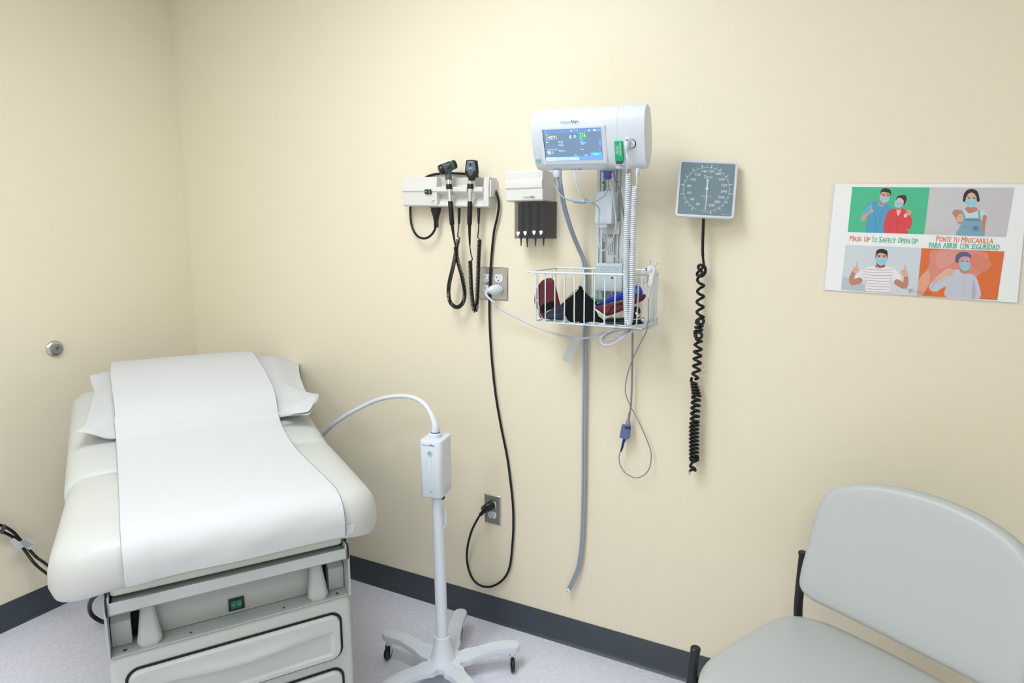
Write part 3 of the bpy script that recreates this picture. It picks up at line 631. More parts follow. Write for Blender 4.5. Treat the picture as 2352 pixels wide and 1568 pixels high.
for k in (-1, 0, 1): a, b = inpl(HM, 1081+k*3.3, 386); g.lathe([(0, .0013), (.0015, .0013), (.0013, .0019), (0, .002)], 8, 2, wl(HM, (a, b, 0)))
a, b = inpl(HM, 1081.5, 371.5); g.text('Welch Allyn', .0042, 2, wl(HM, (a, b, .0016)), sx=.8, off=.01); obj('face_plate', g, [m_navy2 if 0 else mat('blue_grey_plate', '5B6A80', .35), m_black, m_txw], hd)
g = G(); a, b = inpl(HM, 1081, 397); g.lathe([(0, 0), (.009, 0), (.009, .0015), (0, .0015)], 20, 0, wl(HM, (a, b, 0))); obj('lens_dial', g, m_otog, hd)
g = G(); g.tube([hA(.98), C1(700, 780, -.074), C1(702, 880, -.070)], [.0058, .0045, .0026], 12); obj('strain_relief', g, m_rub, op)
cpts = [C1(706, 1015, -.066), C1(708, 1100, -.066), C1(714, 1250, -.064), C1(728, 1390, -.062), C1(738, 1450, -.060), C1(750, 1465, -.056), C1(762, 1440, -.050), C1(766, 1380, -.046), C1(773, 1230, -.044), C1(778, 1080, -.044), C1(783, 940, -.044), C1(790, 826, -.044)]
g = G(); g.tube(coil(cpts, .0060, .0017, .0042), .00165, 6); g.tube(cat([C1(702, 876, -.070), C1(712, 950, -.068), C1(725, 1000, -.066), C1(712, 1014, -.066)], 5), .0019, 8)
g.tube(cat([C1(795, 826, -.04), C1(778, 808, -.04), C1(774, 795, -.04), C1(780, 740, -.04), C1(783, 680, -.04)], 6), .0019, 8)
obj('coiled_cord', g, m_rub, op, sharp=80)
relief(op, 783, 540, 682, -.04)

# black mains cord of the wall unit
bc = thing('black_power_cord', 'long black power cord from the white wall unit down to the lower outlet', 'cord', (1.6, -.02, .2))
g = G()
g.tube(cat([Y(1001.5, 506, -.035), Y(1001, 520, -.035), Y(992, 538, -.035), Y(975, 547.5, -.035), Y(957, 540, -.03), Y(945, 515, -.02), Y(942.5, 475, -.012), Y(946, 440, -.009)], 8), .0042, 10)
g.tube(cat([Y(950, 425, -.006), Y(985, 404, -.008), Y(1015, 398.5, -.009), Y(1048, 398, -.009), Y(1080, 400.5, -.009), Y(1098, 405, -.009)], 8), .0042, 10)
low = [(1128, 422, -.012), (1139, 440, -.016), (1145.5, 465, -.016), (1143, 495, -.014), (1135, 530, -.012), (1130, 575, -.010), (1126.5, 620, -.011), (1124.5, 665, -.010), (1124, 720, -.010), (1127, 790, -.010), (1132, 850, -.010), (1139, 910, -.010), (1151, 980, -.010), (1165, 1050, -.010), (1173, 1110, -.010), (1178, 1160, -.010), (1179, 1210, -.010), (1176, 1260, -.010), (1171, 1300, -.010), (1160, 1325, -.010), (1142, 1341, -.010), (1120, 1347.5, -.010), (1098, 1341, -.012), (1082, 1322, -.014), (1073, 1290, -.018), (1074, 1255, -.024), (1083, 1220, -.032), (1095, 1195, -.04), (1104, 1180, -.046)]
g.tube(cat([Y(*q) for q in low], 7), .0042, 10); obj('cord', g, m_rub, bc)
g = G(); a = Y(1001, 476, -.035); b = Y(1001.5, 506, -.035)
KM = fr((0, -.035, 0), (1, 0, 0), (0, 0, 1), (0, -1, 0)); q = [(785, 1238), (1000, 1238), (985, 1262), (982, 1320), (950, 1420), (925, 1560), (930, 1690), (875, 1690), (872, 1560), (845, 1420), (808, 1320), (812, 1262)]
g.pad([inpl(KM, 910+x/9.8, 350+y/9.8) for x, y in q], [(.0015, -.009), (0, -.007), (0, .007), (.0015, .009)], 0, KM, caps=0, bcaps=0); obj('inlet_connector', g, m_rub, bc, sharp=30)
g = G(); P0 = app(ML, [(0, .0195, .0076)])[0]; P1 = Y(1112, 1172, -.05)
g.tube([P0, P0+np.array([-.002, -.008, 0]), P0+np.array([-.008, -.02, -.004]), P0+np.array([-.016, -.03, -.009]), P0+(P1-P0)*.9], [.0165, .0168, .0160, .0135, .0085], 24); pg = obj('plug', g, m_black, bc)
q0, q1 = P0+(P1-P0)*.85, Y(1104, 1181, -.046); g = G(); g.tube([q0+(q1-q0)*k/12 for k in range(13)], [.0078 if k % 4 < 2 else .0062 for k in range(13)], 12); obj('strain_relief', g, m_rub, pg)

# ------------------------------------------------------------------ specula dispenser
sp = thing('specula_dispenser', 'white wall dispenser with a smoked bin of black ear specula', 'dispenser', (1.755, -.05, 1.43))
d_ = .098; EM = fr((0, -d_, 0), (1, 0, 0), (0, 0, 1), (0, -1, 0))
x0, z0 = Y(1162, 463, -d_)[[0, 2]]; x1 = Y(1246, 463, -d_)[0]; z1 = Y(1159, 394, -d_)[2]; w_ = x1-x0; h = z1-z0
ES = fr((x0, 0, z0), (0, -1, 0), (0, 0, 1), (1, 0, 0))
g = G(); g.prism([(0, .0), (.092, 0), (.097, .004), (.098, .037), (.102, .041), (.103, .055), (.101, .064), (.098, .067), (.098, h-.004), (.094, h), (0, h)], 0, w_, 0, ES); top_ = obj('housing', g, m_wht2, sp, sharp=25, bevel=.0015)
for xx in (.010, w_-.014): g = G(); g.box((xx, .0975, .068), (xx+.0004, .0983, h-.004), 0, fr((x0, 0, z0), (1, 0, 0), (0, -1, 0), (0, 0, 1))); obj('seam', g, m_wgrey, top_)
g = G(); brand(g, EM, 1217.5, 453, .0092, 0, 1, .0006); obj('logo', g, [m_txg, m_txn], top_)
bx0, bx1 = Y(1181, 500, -.09)[0], Y(1253, 500, -.09)[0]; bz0, bz1 = Y(1200, 547, -.09)[2], z0+.001; BD = .088
g = G(); bt = .0018
g.box((bx0, -BD, bz0), (bx1, -BD+bt, bz1)); g.box((bx0, -.001, bz0), (bx1, -.001-bt, bz1)); g.box((bx0, -BD+bt, bz0), (bx0+bt, -.003, bz1)); g.box((bx1-bt, -BD+bt, bz0), (bx1, -.003, bz1)); g.box((bx0, -BD, bz0-bt), (bx1, -.001, bz0))
obj('bin', g, m_smoke, sp)
tips = [(1197, 565), (1211, 567.5), (1230, 565.5), (1248.5, 564.5)]; tri = [(1190, 537), (1206, 536), (1226.5, 534.5), (1242.5, 534.5)]
for k in range(4):
    a, b = tips[k]; c = Y(a, b, -.045); g = G()
    g.lathe([(0, 0), (.0015, 0), (.0036, bz0-c[2]+.001), (.0106, bz0-c[2]+.004), (.0106, bz1-c[2]-.004), (0, bz1-c[2]-.004)], 20, 0, fr((c[0], -.045, c[2]), (1, 0, 0), (0, 1, 0), (0, 0, 1)))
    tag(obj('ear_specula', g, m_spec), ['black ear specula stack furthest left in the smoked dispenser bin', 'black ear specula stack second from the left in the smoked bin', 'black ear specula stack second from the right in the smoked bin', 'black ear specula stack furthest right in the smoked dispenser bin'][k], 'ear specula', 'stacks of ear specula in the dispenser')
TM = fr((0, -BD-.0004, 0), (1, 0, 0), (0, 0, 1), (0, -1, 0)); g = G()
for u, v in tri: a, b = inpl(TM, u, v); g.pad(cat([(a-.0062, b+.0058), (a+.0062, b+.0058), (a, b-.0072)], 3, True)*1.0, [(0, 0), (0, .0003)], 0, TM)
obj('arrow_mark', g, m_wing, sp)

# ------------------------------------------------------------------ aluminium wall rail, power brick, cover
rx0, rx1 = 1.974, 2.0655
rl = thing('wall_rail', 'vertical aluminium mounting rail on the wall under the monitor', 'rail', (2.02, 0, 1.24))
g = G(); RM = fr((rx0, 0, 0), (1, 0, 0), (0, -1, 0), (0, 0, 1)); W2 = rx1-rx0
g.prism([(0, 0), (W2, 0), (W2, .03), (W2-.013, .03), (W2-.013, .024), (W2-.017, .024), (W2-.017, .03), (W2-.022, .03), (W2-.022, .01), (.022, .01), (.022, .03), (.017, .03), (.017, .024), (.010, .024), (.010, .03), (0, .03)], 1.235, 1.78, 0, RM)
obj('channel', g, m_alu, rl, sharp=20, bevel=.0006)
g = G(); g.box((.035, .0095, 1.24), (W2-.035, .016, 1.78), 0, RM)
for k in range(3):
    for z_ in (1.385, 1.44): g.box((.038+k*.006, .0158, z_), (.0395+k*.006, .0165, z_+.04), 1, RM)
g.lathe([(0, .016), (.004, .016), (.004, .018), (0, .018)], 12, 1, fr((rx0+.046, 0, 1.357), (1, 0, 0), (0, 0, 1), (0, -1, 0))); obj('inner_slide', g, [m_alu, m_txk], rl)
bk = thing('monitor_mount', 'grey metal bracket joining the monitor to the wall rail', 'mount', (2.02, -.03, 1.6))
g = G(); g.box((rx0+.008, .03, 1.598), (rx1-.012, .042, 1.70), 0, RM); g.box((rx0+.008, .03, 1.598), (rx1-.012, .036, 1.56), 0, RM); 
obj('bracket', g, m_alu, bk, bevel=.001)
g = G(); BMt = fr((0, -.0422, 0), (1, 0, 0), (0, 0, 1), (0, -1, 0))
for u, v in ((1386, 419.5), (1417, 418)): a, b = inpl(BMt, u, v); g = G(); g.lathe([(0, 0), (.0035, 0), (.0035, .0012), (0, .0012)], 12, 0, wl(BMt, (a, b, 0))); obj('screw', g, m_txk, bk)
g = G(); g.box((rx0+.03, .04, 1.64), (rx1-.03, .12, 1.69), 0, fr((0, 0, 0), (1, 0, 0), (0, -1, 0), (0, 0, 1))); g.tube([(2.0, -.1, 1.665), (2.04, -.1, 1.665)], .02, 16); obj('tilt_arm', g, m_alu, bk, bevel=.002)
pb_ = thing('power_adapter', 'white power brick mounted on the aluminium rail below the monitor', 'power adapter', (2.02, -.07, 1.47))
a0 = Y(1366, 515, -.092); a1 = Y(1406, 437, -.092)
g = G(); cx, cz_ = (a0[0]+a1[0])/2, (a0[2]+a1[2])/2; hw, hh = (a1[0]-a0[0])/2+.001, (a1[2]-a0[2])/2
g.rbox(hw, hh, .032, .092, .008, .004, 0, fr((cx, 0, cz_), (1, 0, 0), (0, 0, 1), (0, -1, 0))); obj('brick', g, m_wgrey, pb_)
g = G(); g.box((rx0+.03, .031, cz_-hh-.03), (rx1-.012, .04, cz_-hh+.01), 0, fr((0, 0, 0), (1, 0, 0), (0, -1, 0), (0, 0, 1))); obj('clamp', g, m_alu, pb_, bevel=.001)
g = G(); KM = fr((0, -.085, 0), (1, 0, 0), (0, 0, 1), (0, -1, 0)); a, b = inpl(KM, 1384, 517)
g.rbox(.0145, .0055, -.02, .002, .002, .001, 0, wl(KM, (a, b-.002, 0))); g.tube([app(KM, [(a, b-.007, -.008)])[0], app(KM, [(a+.001, b-.025, -.008)])[0]], [.0115, .0075], 4); pl2 = obj('appliance_plug', g, m_wgrey, pb_, sharp=20)
g = G(); s0, s1 = app(KM, [(a+.001, b-.024, -.008)])[0], app(KM, [(a+.006, b-.05, -.012)])[0]; g.tube([s0+(s1-s0)*k/14 for k in range(15)], [.0055 if k % 2 else .004 for k in range(15)], 10)
g.tube(cat([s1, Y(1397, 572, -.06), Y(1412, 588, -.05), Y(1425, 602, -.045), Y(1433, 614, -.04), Y(1440, 640, -.04)], 5), .003, 8); obj('cord', g, m_cable2, pb_)

# ------------------------------------------------------------------ wire basket
bs = thing('wire_basket', 'white wire basket of blood pressure cuffs on the wall rail', 'basket', (1.99, -.1, 1.18))
fy, by = -.183, -.045; zt, zb_ = 1.335, 1.185
fl, frx = 1.822, 2.17; bl, brx = 1.85, 2.175
rim = cat([(fl, fy, zt), (1.95, fy, zt), (2.08, fy-.001, zt), (2.135, fy+.001, zt), (2.165, fy+.02, zt), (2.182, -.13, zt), (2.186, -.085, zt), (2.18, by-.004, zt+.004), (2.165, by, zt+.006), (2.1, by, zt+.008), (1.98, by, zt+.008), (1.86, by, zt+.008), (1.846, -.055, zt+.007), (1.825, -.12, zt+.003), (1.818, -.17, zt)], 6, True)
g = G(); g.tube(rim, .0031, 10, closed=True); obj('rim', g, m_wire, bs)
g = G(); drop = .150
fx = [1.838+.0317*k for k in range(10)]
for i, x in enumerate(fx):
    xb_ = x+.004; g.tube([(x, fy+.003, zt), (x+.001, fy+.003, zb_+.010), (x+.001, fy+.005, zb_+.003), (x+.002, fy+.012, zb_)]+[(xb_+(.0), y_, zb_) for y_ in (-.1,)]+[(xb_+.004, by-.012, zb_), (xb_+.004, by-.004, zb_+.004), (xb_+.004, by, zb_+.012), (xb_+.004, by, zt+.006)], .0021, 8)
for x, y_ in ((1.825, -.14), (1.832, -.10), (1.842, -.065), (2.158, -.17), (2.178, -.145), (2.186, -.11), (2.187, -.085), (2.184, -.062), (2.172, -.047)):
    ins = -.006 if x > 2 else .006
    g.tube([(x, y_, zt), (x+ins*.5, y_+.001, zb_+.012), (x+ins, y_+.002, zb_+.003), (x+ins*3, y_+.004, zb_), (2.0, y_*.5-.055, zb_)], .0021, 8)
obj('upright_wires', g, m_wire, bs)
g = G()
for y_ in (-.175, -.148, -.12, -.092, -.065): g.tube([(1.835, y_, zb_-.0035), (2.172, y_, zb_-.0035)], .0017, 8)
obj('floor_wires', g, m_wire, bs)
cv = thing('rail_cover', 'grey cast cover at the foot of the rail inside the wire basket', 'cover', (2.03, -.04, 1.28))
a0, a1 = Y(1366, 668, -.075), Y(1430, 605, -.075)
g = G(); cM = fr(((a0[0]+a1[0])/2, 0, (a0[2]+a1[2])/2), (1, 0, 0), (0, 0, 1), (0, -1, 0)); hw, hh = (a1[0]-a0[0])/2, (a1[2]-a0[2])/2
g.rbox(hw, hh, .031, .075, .006, .003, 0, cM); cvb = obj('cover_body', g, m_gcx, cv)
g = G(); g.text('GCX', .021, 0, wl(cM, (0, hh-.0185, .0752)), sx=1.45, sy=.75, off=.012, shear=.3)
for a_, b_, c_, d2 in ((-hw+.008, hh-.009, hw-.011, hh-.010), (-hw+.008, hh-.009, -hw+.009, hh-.027), (-hw+.008, hh-.027, hw-.02, hh-.028)): g.box((a_, min(b_, d2), .0749), (c_, max(b_, d2), .0754), 0, cM)
obj('lettering', g, mat('grey_lettering', 'A4B2BD', .5), cvb)
g = G(); a, b = inpl(wl(cM, (0, 0, .075)), 1406, 638); g.lathe([(0, .0), (.0035, .0), (.0035, .001), (0, .001)], 12, 0, wl(wl(cM, (0, 0, .075)), (a, b, 0))); obj('screw', g, m_txk, cvb)

# cuffs and tubing inside the basket
def z3(x, y): return (1200+x/5.6, 580+y/5.6)
def cuff(name, q, dep, thick, m, label, curl=.0, trim=None):
    M = fr((0, dep, 0), (1, 0, 0), (0, 0, 1), (0, -1, 0)); P = cat([inpl(M, *z3(*p)) for p in q], 4, True)
    cx_, cy_ = P.mean(0); e = min(.006, thick*.45)
    def dfn(x, y, z): return (x, y, z+curl*((x-cx_)/.05)**2+.0025*math.sin(60*x+40*y))
    g = G(); g.pad(P, [(e, -thick/2), (e*.3, -thick*.4), (0, -thick*.15), (0, thick*.15), (e*.3, thick*.4), (e, thick/2)], 0, M, dfn, caps=4)
    if trim is not None:
        t_ = thing(name, label, 'blood pressure cuff', app(M, [(cx_, cy_, 0)])[0], 'blood pressure cuffs in the basket'); obj('cuff_body', g, m, t_, sharp=70)
        for nm, qq, off, mt in trim:
            g2 = G(); PP = cat([inpl(M, *z3(*p)) for p in qq], 4, True) if len(qq) > 3 else None
            if nm == 'edge_binding': g2.tube([app(M, [dfn(*inpl(M, *z3(*p)), off)])[0] for p in cat(qq, 6)], .0009, 6)
            else: g2.pad(PP, [(.001, 0), (0, .001), (.001, .003)], 0, M, lambda x, y, z: dfn(x, y, z+off), caps=2)
            obj(nm, g2, mt, t_, sharp=60)
        return t_
    return tag(obj(name, g, m, sharp=70), label, 'blood pressure cuff', 'blood pressure cuffs in the basket')
cuff('pressure_cuff', [(160, 610), (185, 470), (240, 370), (330, 328), (395, 345), (430, 440), (475, 640), (520, 860), (430, 888), (300, 870), (235, 840), (185, 700)], -.125, .014, m_maroon, 'maroon cuff standing upright at the left end of the basket', .0,
     [('edge_binding', [(165, 620), (190, 740), (235, 835), (300, 865)], .0075, m_txw), ('edge_binding', [(190, 580), (235, 690), (240, 790), (290, 850)], .0075, m_txw), ('bladder_panel', [(255, 680), (400, 625), (430, 680), (400, 760), (270, 770)], .006, m_blkfab)])
cuff('pressure_cuff', [(285, 770), (400, 705), (500, 665), (530, 700), (545, 800), (520, 858), (430, 862), (320, 840)], -.15, .012, m_navyfab, 'navy cuff lying folded in front of the upright maroon cuff', .0,
     [('edge_binding', [(310, 840), (400, 800), (520, 790)], .006, mat('blue_binding', '4A6B94', .6)), ('edge_binding', [(320, 765), (350, 745), (375, 740)], .0065, m_txw)])
cuff('pressure_cuff', [(520, 650), (600, 590), (745, 570), (850, 560), (980, 600), (1100, 575), (1110, 610), (960, 640), (700, 660), (540, 690)], -.082, .008, m_grnfab, 'thin green cuff behind the big black cuff in the basket')
cuff('pressure_cuff', [(440, 750), (520, 650), (735, 462), (745, 452), (755, 462), (850, 560), (950, 645), (958, 655), (950, 668), (930, 700), (1000, 870), (1010, 882), (860, 905), (620, 892), (545, 800)], -.138, .012, m_blkfab, 'large black cuff with a pointed top in the middle of the basket', .0,
     [('edge_binding', [(525, 655), (745, 462), (950, 655)], .0065, m_blkfab)])
cuff('pressure_cuff', [(945, 685), (1050, 610), (1150, 545), (1300, 500), (1430, 435), (1500, 430), (1535, 490), (1532, 545), (1400, 590), (1200, 625), (1050, 665)], -.10, .018, m_bluefab, 'royal blue cuff on top of the pile at the right of the basket', .0,
     [('edge_binding', [(980, 680), (1150, 590), (1300, 560), (1500, 500)], .0095, m_navy), ('bladder_panel', [(1462, 470), (1500, 462), (1515, 500), (1500, 525), (1465, 520)], .0085, m_navy2)])
cuff('pressure_cuff', [(925, 700), (1100, 655), (1300, 625), (1450, 575), (1560, 535), (1582, 565), (1540, 620), (1440, 665), (1300, 740), (1120, 805), (1060, 800), (1000, 750)], -.135, .016, m_maroon, 'maroon cuff lying folded under the royal blue cuff', .0,
     [('edge_binding', [(930, 705), (980, 760), (1050, 820), (1090, 815)], .009, m_txw), ('edge_binding', [(1100, 800), (1180, 690), (1300, 640)], .0095, m_blkfab)])
ib = thing('inflation_bulb', 'black rubber inflation bulb with a metal valve and tubing at the right of the basket', 'bulb', tuple(Y(*z3(1300, 900), -.12)))
g = G(); c = Y(*z3(1465, 760), -.115); g.sphere(c, .0125, 0, (1.0, 1, 1.35), 12); obj('bulb', g, m_rub, ib)
g = G(); c = Y(*z3(1480, 800), -.135); g.cyl(c+np.array([-.004, 0, .006]), c+np.array([.006, -.004, -.006]), .0045, .006, 12); g.cyl(c+np.array([.012, 0, -.014]), c+np.array([.022, 0, -.012]), .0035, .0035, 10); obj('valve', g, m_gold, ib)
g = G()
g.tube(cat([Y(*z3(x, y), d) for x, y, d in ((1540, 900, -.12), (1350, 915, -.15), (1120, 905, -.155), (1070, 880, -.15), (1110, 850, -.145), (1250, 850, -.14), (1420, 840, -.13), (1480, 820, -.12))], 7), .0038, 10)
g.tube(cat([Y(*z3(x, y), d) for x, y, d in ((1560, 850, -.1), (1480, 880, -.14), (1300, 880, -.15), (1150, 880, -.13), (1000, 890, -.12), (900, 880, -.11))], 7), .0038, 10); obj('tubing', g, m_rub, ib)
g = G(); g.tube(cat([Y(*z3(x, y), d) for x, y, d in ((930, 720, -.146), (990, 770, -.15), (1075, 820, -.15))], 6), .0016, 8)
tag(obj('label_strip', g, m_txw), 'short white strip beside the black cuff in the basket', 'strip')

# ------------------------------------------------------------------ vital signs monitor
def pose(c, ya, ti, ro):
    X = np.array([math.cos(ya), math.sin(ya), 0]); N = np.array([math.sin(ya), -math.cos(ya), 0]); U = np.array([0, 0, 1.])
    N2 = N*math.cos(ti)-U*math.sin(ti); U2 = U*math.cos(ti)+N*math.sin(ti)
    return fr(c, X*math.cos(ro)+U2*math.sin(ro), U2*math.cos(ro)-X*math.sin(ro), N2)
MM = pose((2.014, -.229, 1.700), .067, .435, -.024)
mon = thing('vital_signs_monitor', 'white vital signs monitor with a lit screen high on the wall', 'monitor', (2.014, -.2, 1.61))
hw, hh = .1625, .0843
MS = fr(MM[:3, 3], MM[:3, 2], MM[:3, 1], MM[:3, 0])       # x out, y up, z along... side profile
prof_ = cat([(.0, -.052), (.0035, 0), (.0, .045), (-.012, .072), (-.034, .0845), (-.060, .078), (-.085, .055), (-.092, .0), (-.085, -.05), (-.055, -.078), (-.022, -.0845), (-.008, -.075)], 5, True)
def loft(g, prof, xs, scs, M, mi=0):
    n = len(prof); c = prof.mean(0); rings = [[(c[0]+(p[0]-c[0])*s, c[1]+(p[1]-c[1])*s, x) for p in prof] for x, s in zip(xs, scs)]
    V = [p for r in rings for p in r]; F = [tuple(range(n))[::-1]]+[(r*n+i, r*n+(i+1) % n, (r+1)*n+(i+1) % n, (r+1)*n+i) for r in range(len(rings)-1) for i in range(n)]+[tuple(range((len(rings)-1)*n, len(rings)*n))]
    g.add(V, F, mi, M)
xs = inpl(MM, 1416, 262)[0]
g = G(); loft(g, prof_, [-hw, -hw+.002, -hw+.007, -hw+.014, xs-.0004], [.9, .95, .985, 1, 1], MS); body = obj('housing', g, m_white, mon, sharp=50)
g = G(); loft(g, prof_, [xs+.0004, hw-.003, hw, hw+.001], [1.0, 1.0, .995, .93], MS); obj('side_module', g, m_white, mon, sharp=40)
g = G(); loft(g, prof_, [xs-.0006, xs+.0006], [.99, .99], MS); obj('module_seam', g, m_wgrey, mon)
# screen
SC4 = [inpl(MM, *q) for q in ((1246, 297.5), (1380, 291), (1387, 365), (1255.5, 369))]
sx0, sx1 = (SC4[0][0]+SC4[3][0])/2, (SC4[1][0]+SC4[2][0])/2; sy0, sy1 = (SC4[3][1]+SC4[2][1])/2, (SC4[0][1]+SC4[1][1])/2
g = G(); g.rbox((sx1-sx0)/2+.010, (sy1-sy0)/2+.009, -.002, .0042, .006, .0006, 0, wl(MM, ((sx0+sx1)/2+.002, (sy0+sy1)/2-.002, 0))); obj('bezel', g, m_white, mon)
def emi(n, c, e=1.): return mat(n, c, .25, emit=e)
em = dict(bg=emi('screen_slate', '6E849E', .5), bar=emi('screen_bar_blue', '6A88BA', .6), line=emi('screen_line', '6C8FC8', .6), yel=emi('screen_yellow', 'DCE2A8', .9), grn=emi('screen_green', '2E9E62', .7), lg=emi('screen_light_green', 'C8FFC8', .9), cy=emi('screen_cyan', '7FD2FF', .9), wh=emi('screen_white', 'E2F2FF', .9), btn=emi('screen_button', '4FB2F8', .9), tab=emi('screen_tab', '8FCDF8', .9), tb2=emi('screen_pale_tab', 'B0E2FF', .9), dk=emi('screen_dark', '2A4468', .3), vio=emi('screen_violet', '6F96E0', .7))
names = list(em); mats_ = [em[k] for k in names]; ix = {k: i for i, k in enumerate(names)}
g = G(); SW_, SH_ = sx1-sx0, sy1-sy0; SM_ = wl(MM, (sx0, sy0, .0043))
# coordinates: fraction of the screen, y down
def sr(a, b, c, d, k, z=.00025): g.box((a*SW_, (1-d)*SH_, z-.0002), (c*SW_, (1-b)*SH_, z), ix[k], SM_)
def st(t, a, b, s, k, al='LEFT', z=.0007, off=0): g.text(t, s*SH_, ix[k], wl(SM_, (a*SW_, (1-b)*SH_, z)), align=al, off=off)
sr(0, 0, 1, 1, 'bg'); sr(0, 0, 1, .13, 'bar', .0004); sr(0, .875, 1, 1, 'vio', .0004)
for a, b, c, d in ((0, .135, .62, .142), (0, .345, 1, .353), (0, .60, 1, .607), (.60, .13, .604, .87), (0, .865, 1, .872), (.345, .475, .60, .479), (.345, .36, .348, .595)): sr(a, b, c, d, 'line', .0004)
sr(0, 0, .012, 1, 'dk', .0006)
st('i', .05, .06, .1, 'cy'); g.lathe([(0, .0003), (.0023, .0003), (.0023, .0006), (0, .0006)], 14, ix['tb2'], wl(SM_, (.5*SW_, .93*SH_, 0))); st('11:39', .53, .065, .075, 'cy')
sr(.87, .05, .92, .09, 'tb2', .0005); st('02:15', .935, .07, .06, 'cy'); st('NIBP', .04, .165, .05, 'yel'); st('148/91', .05, .245, .14, 'yel', off=.004); st('SYS/DIA mmHg (MAP 110)', .04, .308, .036, 'cy'); st('Today 11:38', .04, .332, .028, 'cy')
def person_icon(x, y, s): 
    g.lathe([(0, .0003), (.0013*s, .0003), (.0013*s, .0006), (0, .0006)], 10, ix['tb2'], wl(SM_, (x*SW_, (1-y)*SH_, 0))); g.prism([(-.0024*s, -.0050*s), (.0026*s, -.0050*s), (.001*s, -.0012*s), (-.001*s, -.0012*s)], .0003, .0006, ix['tb2'], wl(SM_, (x*SW_, (1-y)*SH_, 0)))
person_icon(.475, .22, 1.3); person_icon(.80, .05, 1.); g.tube([(.0033*math.cos(t), .0033*math.sin(t), .0004) for t in np.linspace(0, 6.28, 20)[:-1]], .0005, 4, ix['tb2'], wl(SM_, (.555*SW_, .755*SH_, 0)), closed=True); sr(.552, .225, .558, .25, 'tb2', .0006); sr(.552, .245, .57, .252, 'tb2', .0006)
sr(.62, .17, .73, .33, 'grn', .0003); st('PULSE RATE', .62, .157, .04, 'lg'); st('114', .635, .235, .13, 'lg', off=.004); st('/MIN', .63, .298, .036, 'lg'); st('SOURCE: SpO2', .63, .332, .028, 'cy')
st('SpO2', .63, .39, .05, 'cy'); st('98', .635, .47, .14, 'cy', off=.004); st('%', .71, .45, .09, 'cy'); sr(.95, .38, .985, .56, 'vio', .0004)
st('BMI', .04, .40, .055, 'wh'); st('HEIGHT', .25, .40, .05, 'wh'); st('in', .31, .44, .045, 'wh'); st('WEIGHT', .25, .50, .05, 'wh'); st('lb', .31, .54, .045, 'wh'); st('---', .37, .42, .05, 'vio'); st('---', .37, .53, .05, 'vio'); st('Edit', .555, .42, .04, 'vio'); st('Edit', .555, .53, .04, 'vio')
st('TEMPERATURE', .04, .64, .055, 'tb2'); st('98.1', .04, .73, .135, 'wh', off=.004); st('ORAL °F', .04, .80, .045, 'cy'); st('▼(36.7°C)', .25, .685, .05, 'wh'); st('Pain', .635, .655, .055, 'wh'); st('---', .74, .69, .05, 'vio'); st('Edit', .94, .69, .04, 'cy')
st('Next', .52, .83, .045, 'wh'); st('Clear', .69, .835, .055, 'wh'); sr(.80, .765, .985, .86, 'btn', .0004); st('Save', .89, .815, .05, 'wh', 'CENTER')
for k, (a, b, t_) in enumerate(((.005, .2, 'Home'), (.205, .395, 'Patients'), (.40, .595, 'Alarms'))): sr(a, .882, b, .992, 'tb2' if k == 0 else 'tab', .0006); st(t_, (a+b)/2, .937, .055, 'dk' if k == 0 else 'wh', 'CENTER', .0009)
obj('screen', g, mats_, mon, sharp=80)
g = G(); BL_ = wl(MM, (0, 0, .004))
brand(g, wl(MM, (0, 0, .0008)), 1311, 280, .0118, 0, 1, .0015); obj('logo', g, [m_txg, m_txn], mon)
a, b = inpl(MM, 1235.5, 367.5); g = G(); N = wl(MM, (a, b, .0022)); g.lathe([(0, 0), (.0074, 0), (.0074, .0012), (.0062, .0018), (0, .0018)], 24, 0, N); g.tube([(.003*math.cos(t), .003*math.sin(t), .002) for t in np.linspace(2.1, 7.3, 16)], .0005, 5, 1, N); g.box((-.0004, .001, .0018), (.0004, .0042, .0024), 1, N); obj('power_button', g, [m_aqua, m_aqua2], mon)
g = G(); q = [(1224.5, 355), (1226, 348), (1232, 344), (1239, 347), (1242, 355), (1244, 368), (1243, 374)]; g.tube(cat([tuple(inpl(MM, *k))+(.0026,) for k in q], 5), .0004, 5, 0, MM); a, b = inpl(MM, 1232, 352); g.text('▲', .006, 0, wl(MM, (a, b, .003))); obj('alarm_button', g, m_wgrey, mon)
g = G()
for u, t_, k in ((1312, '(•)', 0), (1320, '⌂', 1), (1331, 'USB', 0)): a, b = inpl(MM, u, 390.5); g.text(t_, .007, 0, wl(MM, (a, b, -.006)), sx=.8)
obj('port_symbols', g, m_navy, mon)
# probe well
a, b = inpl(MM, 1451, 329); g = G(); N = wl(MM, (a, b, .0012)); g.lathe([(0, 0), (.0135, 0), (.0135, .002), (.012, .003), (0, .003)], 30, 0, N); obj('probe_well_ring', g, m_navy, mon)
g = G(); g.lathe([(0, .0025), (.0118, .0025), (.0118, .0045), (.0, .005)], 30, 0, wl(MM, (a-.0015, b+.0006, .0012))); obj('probe_well', g, m_white, mon)
g = G(); a, b = inpl(MM, 1422, 384.5); g.pad(rr(.010, .003, .0029, 4), [(0, -.003), (0, .0006)], 0, wl(MM, (a, b, -.002))); obj('cover_slot', g, m_wgrey, mon)
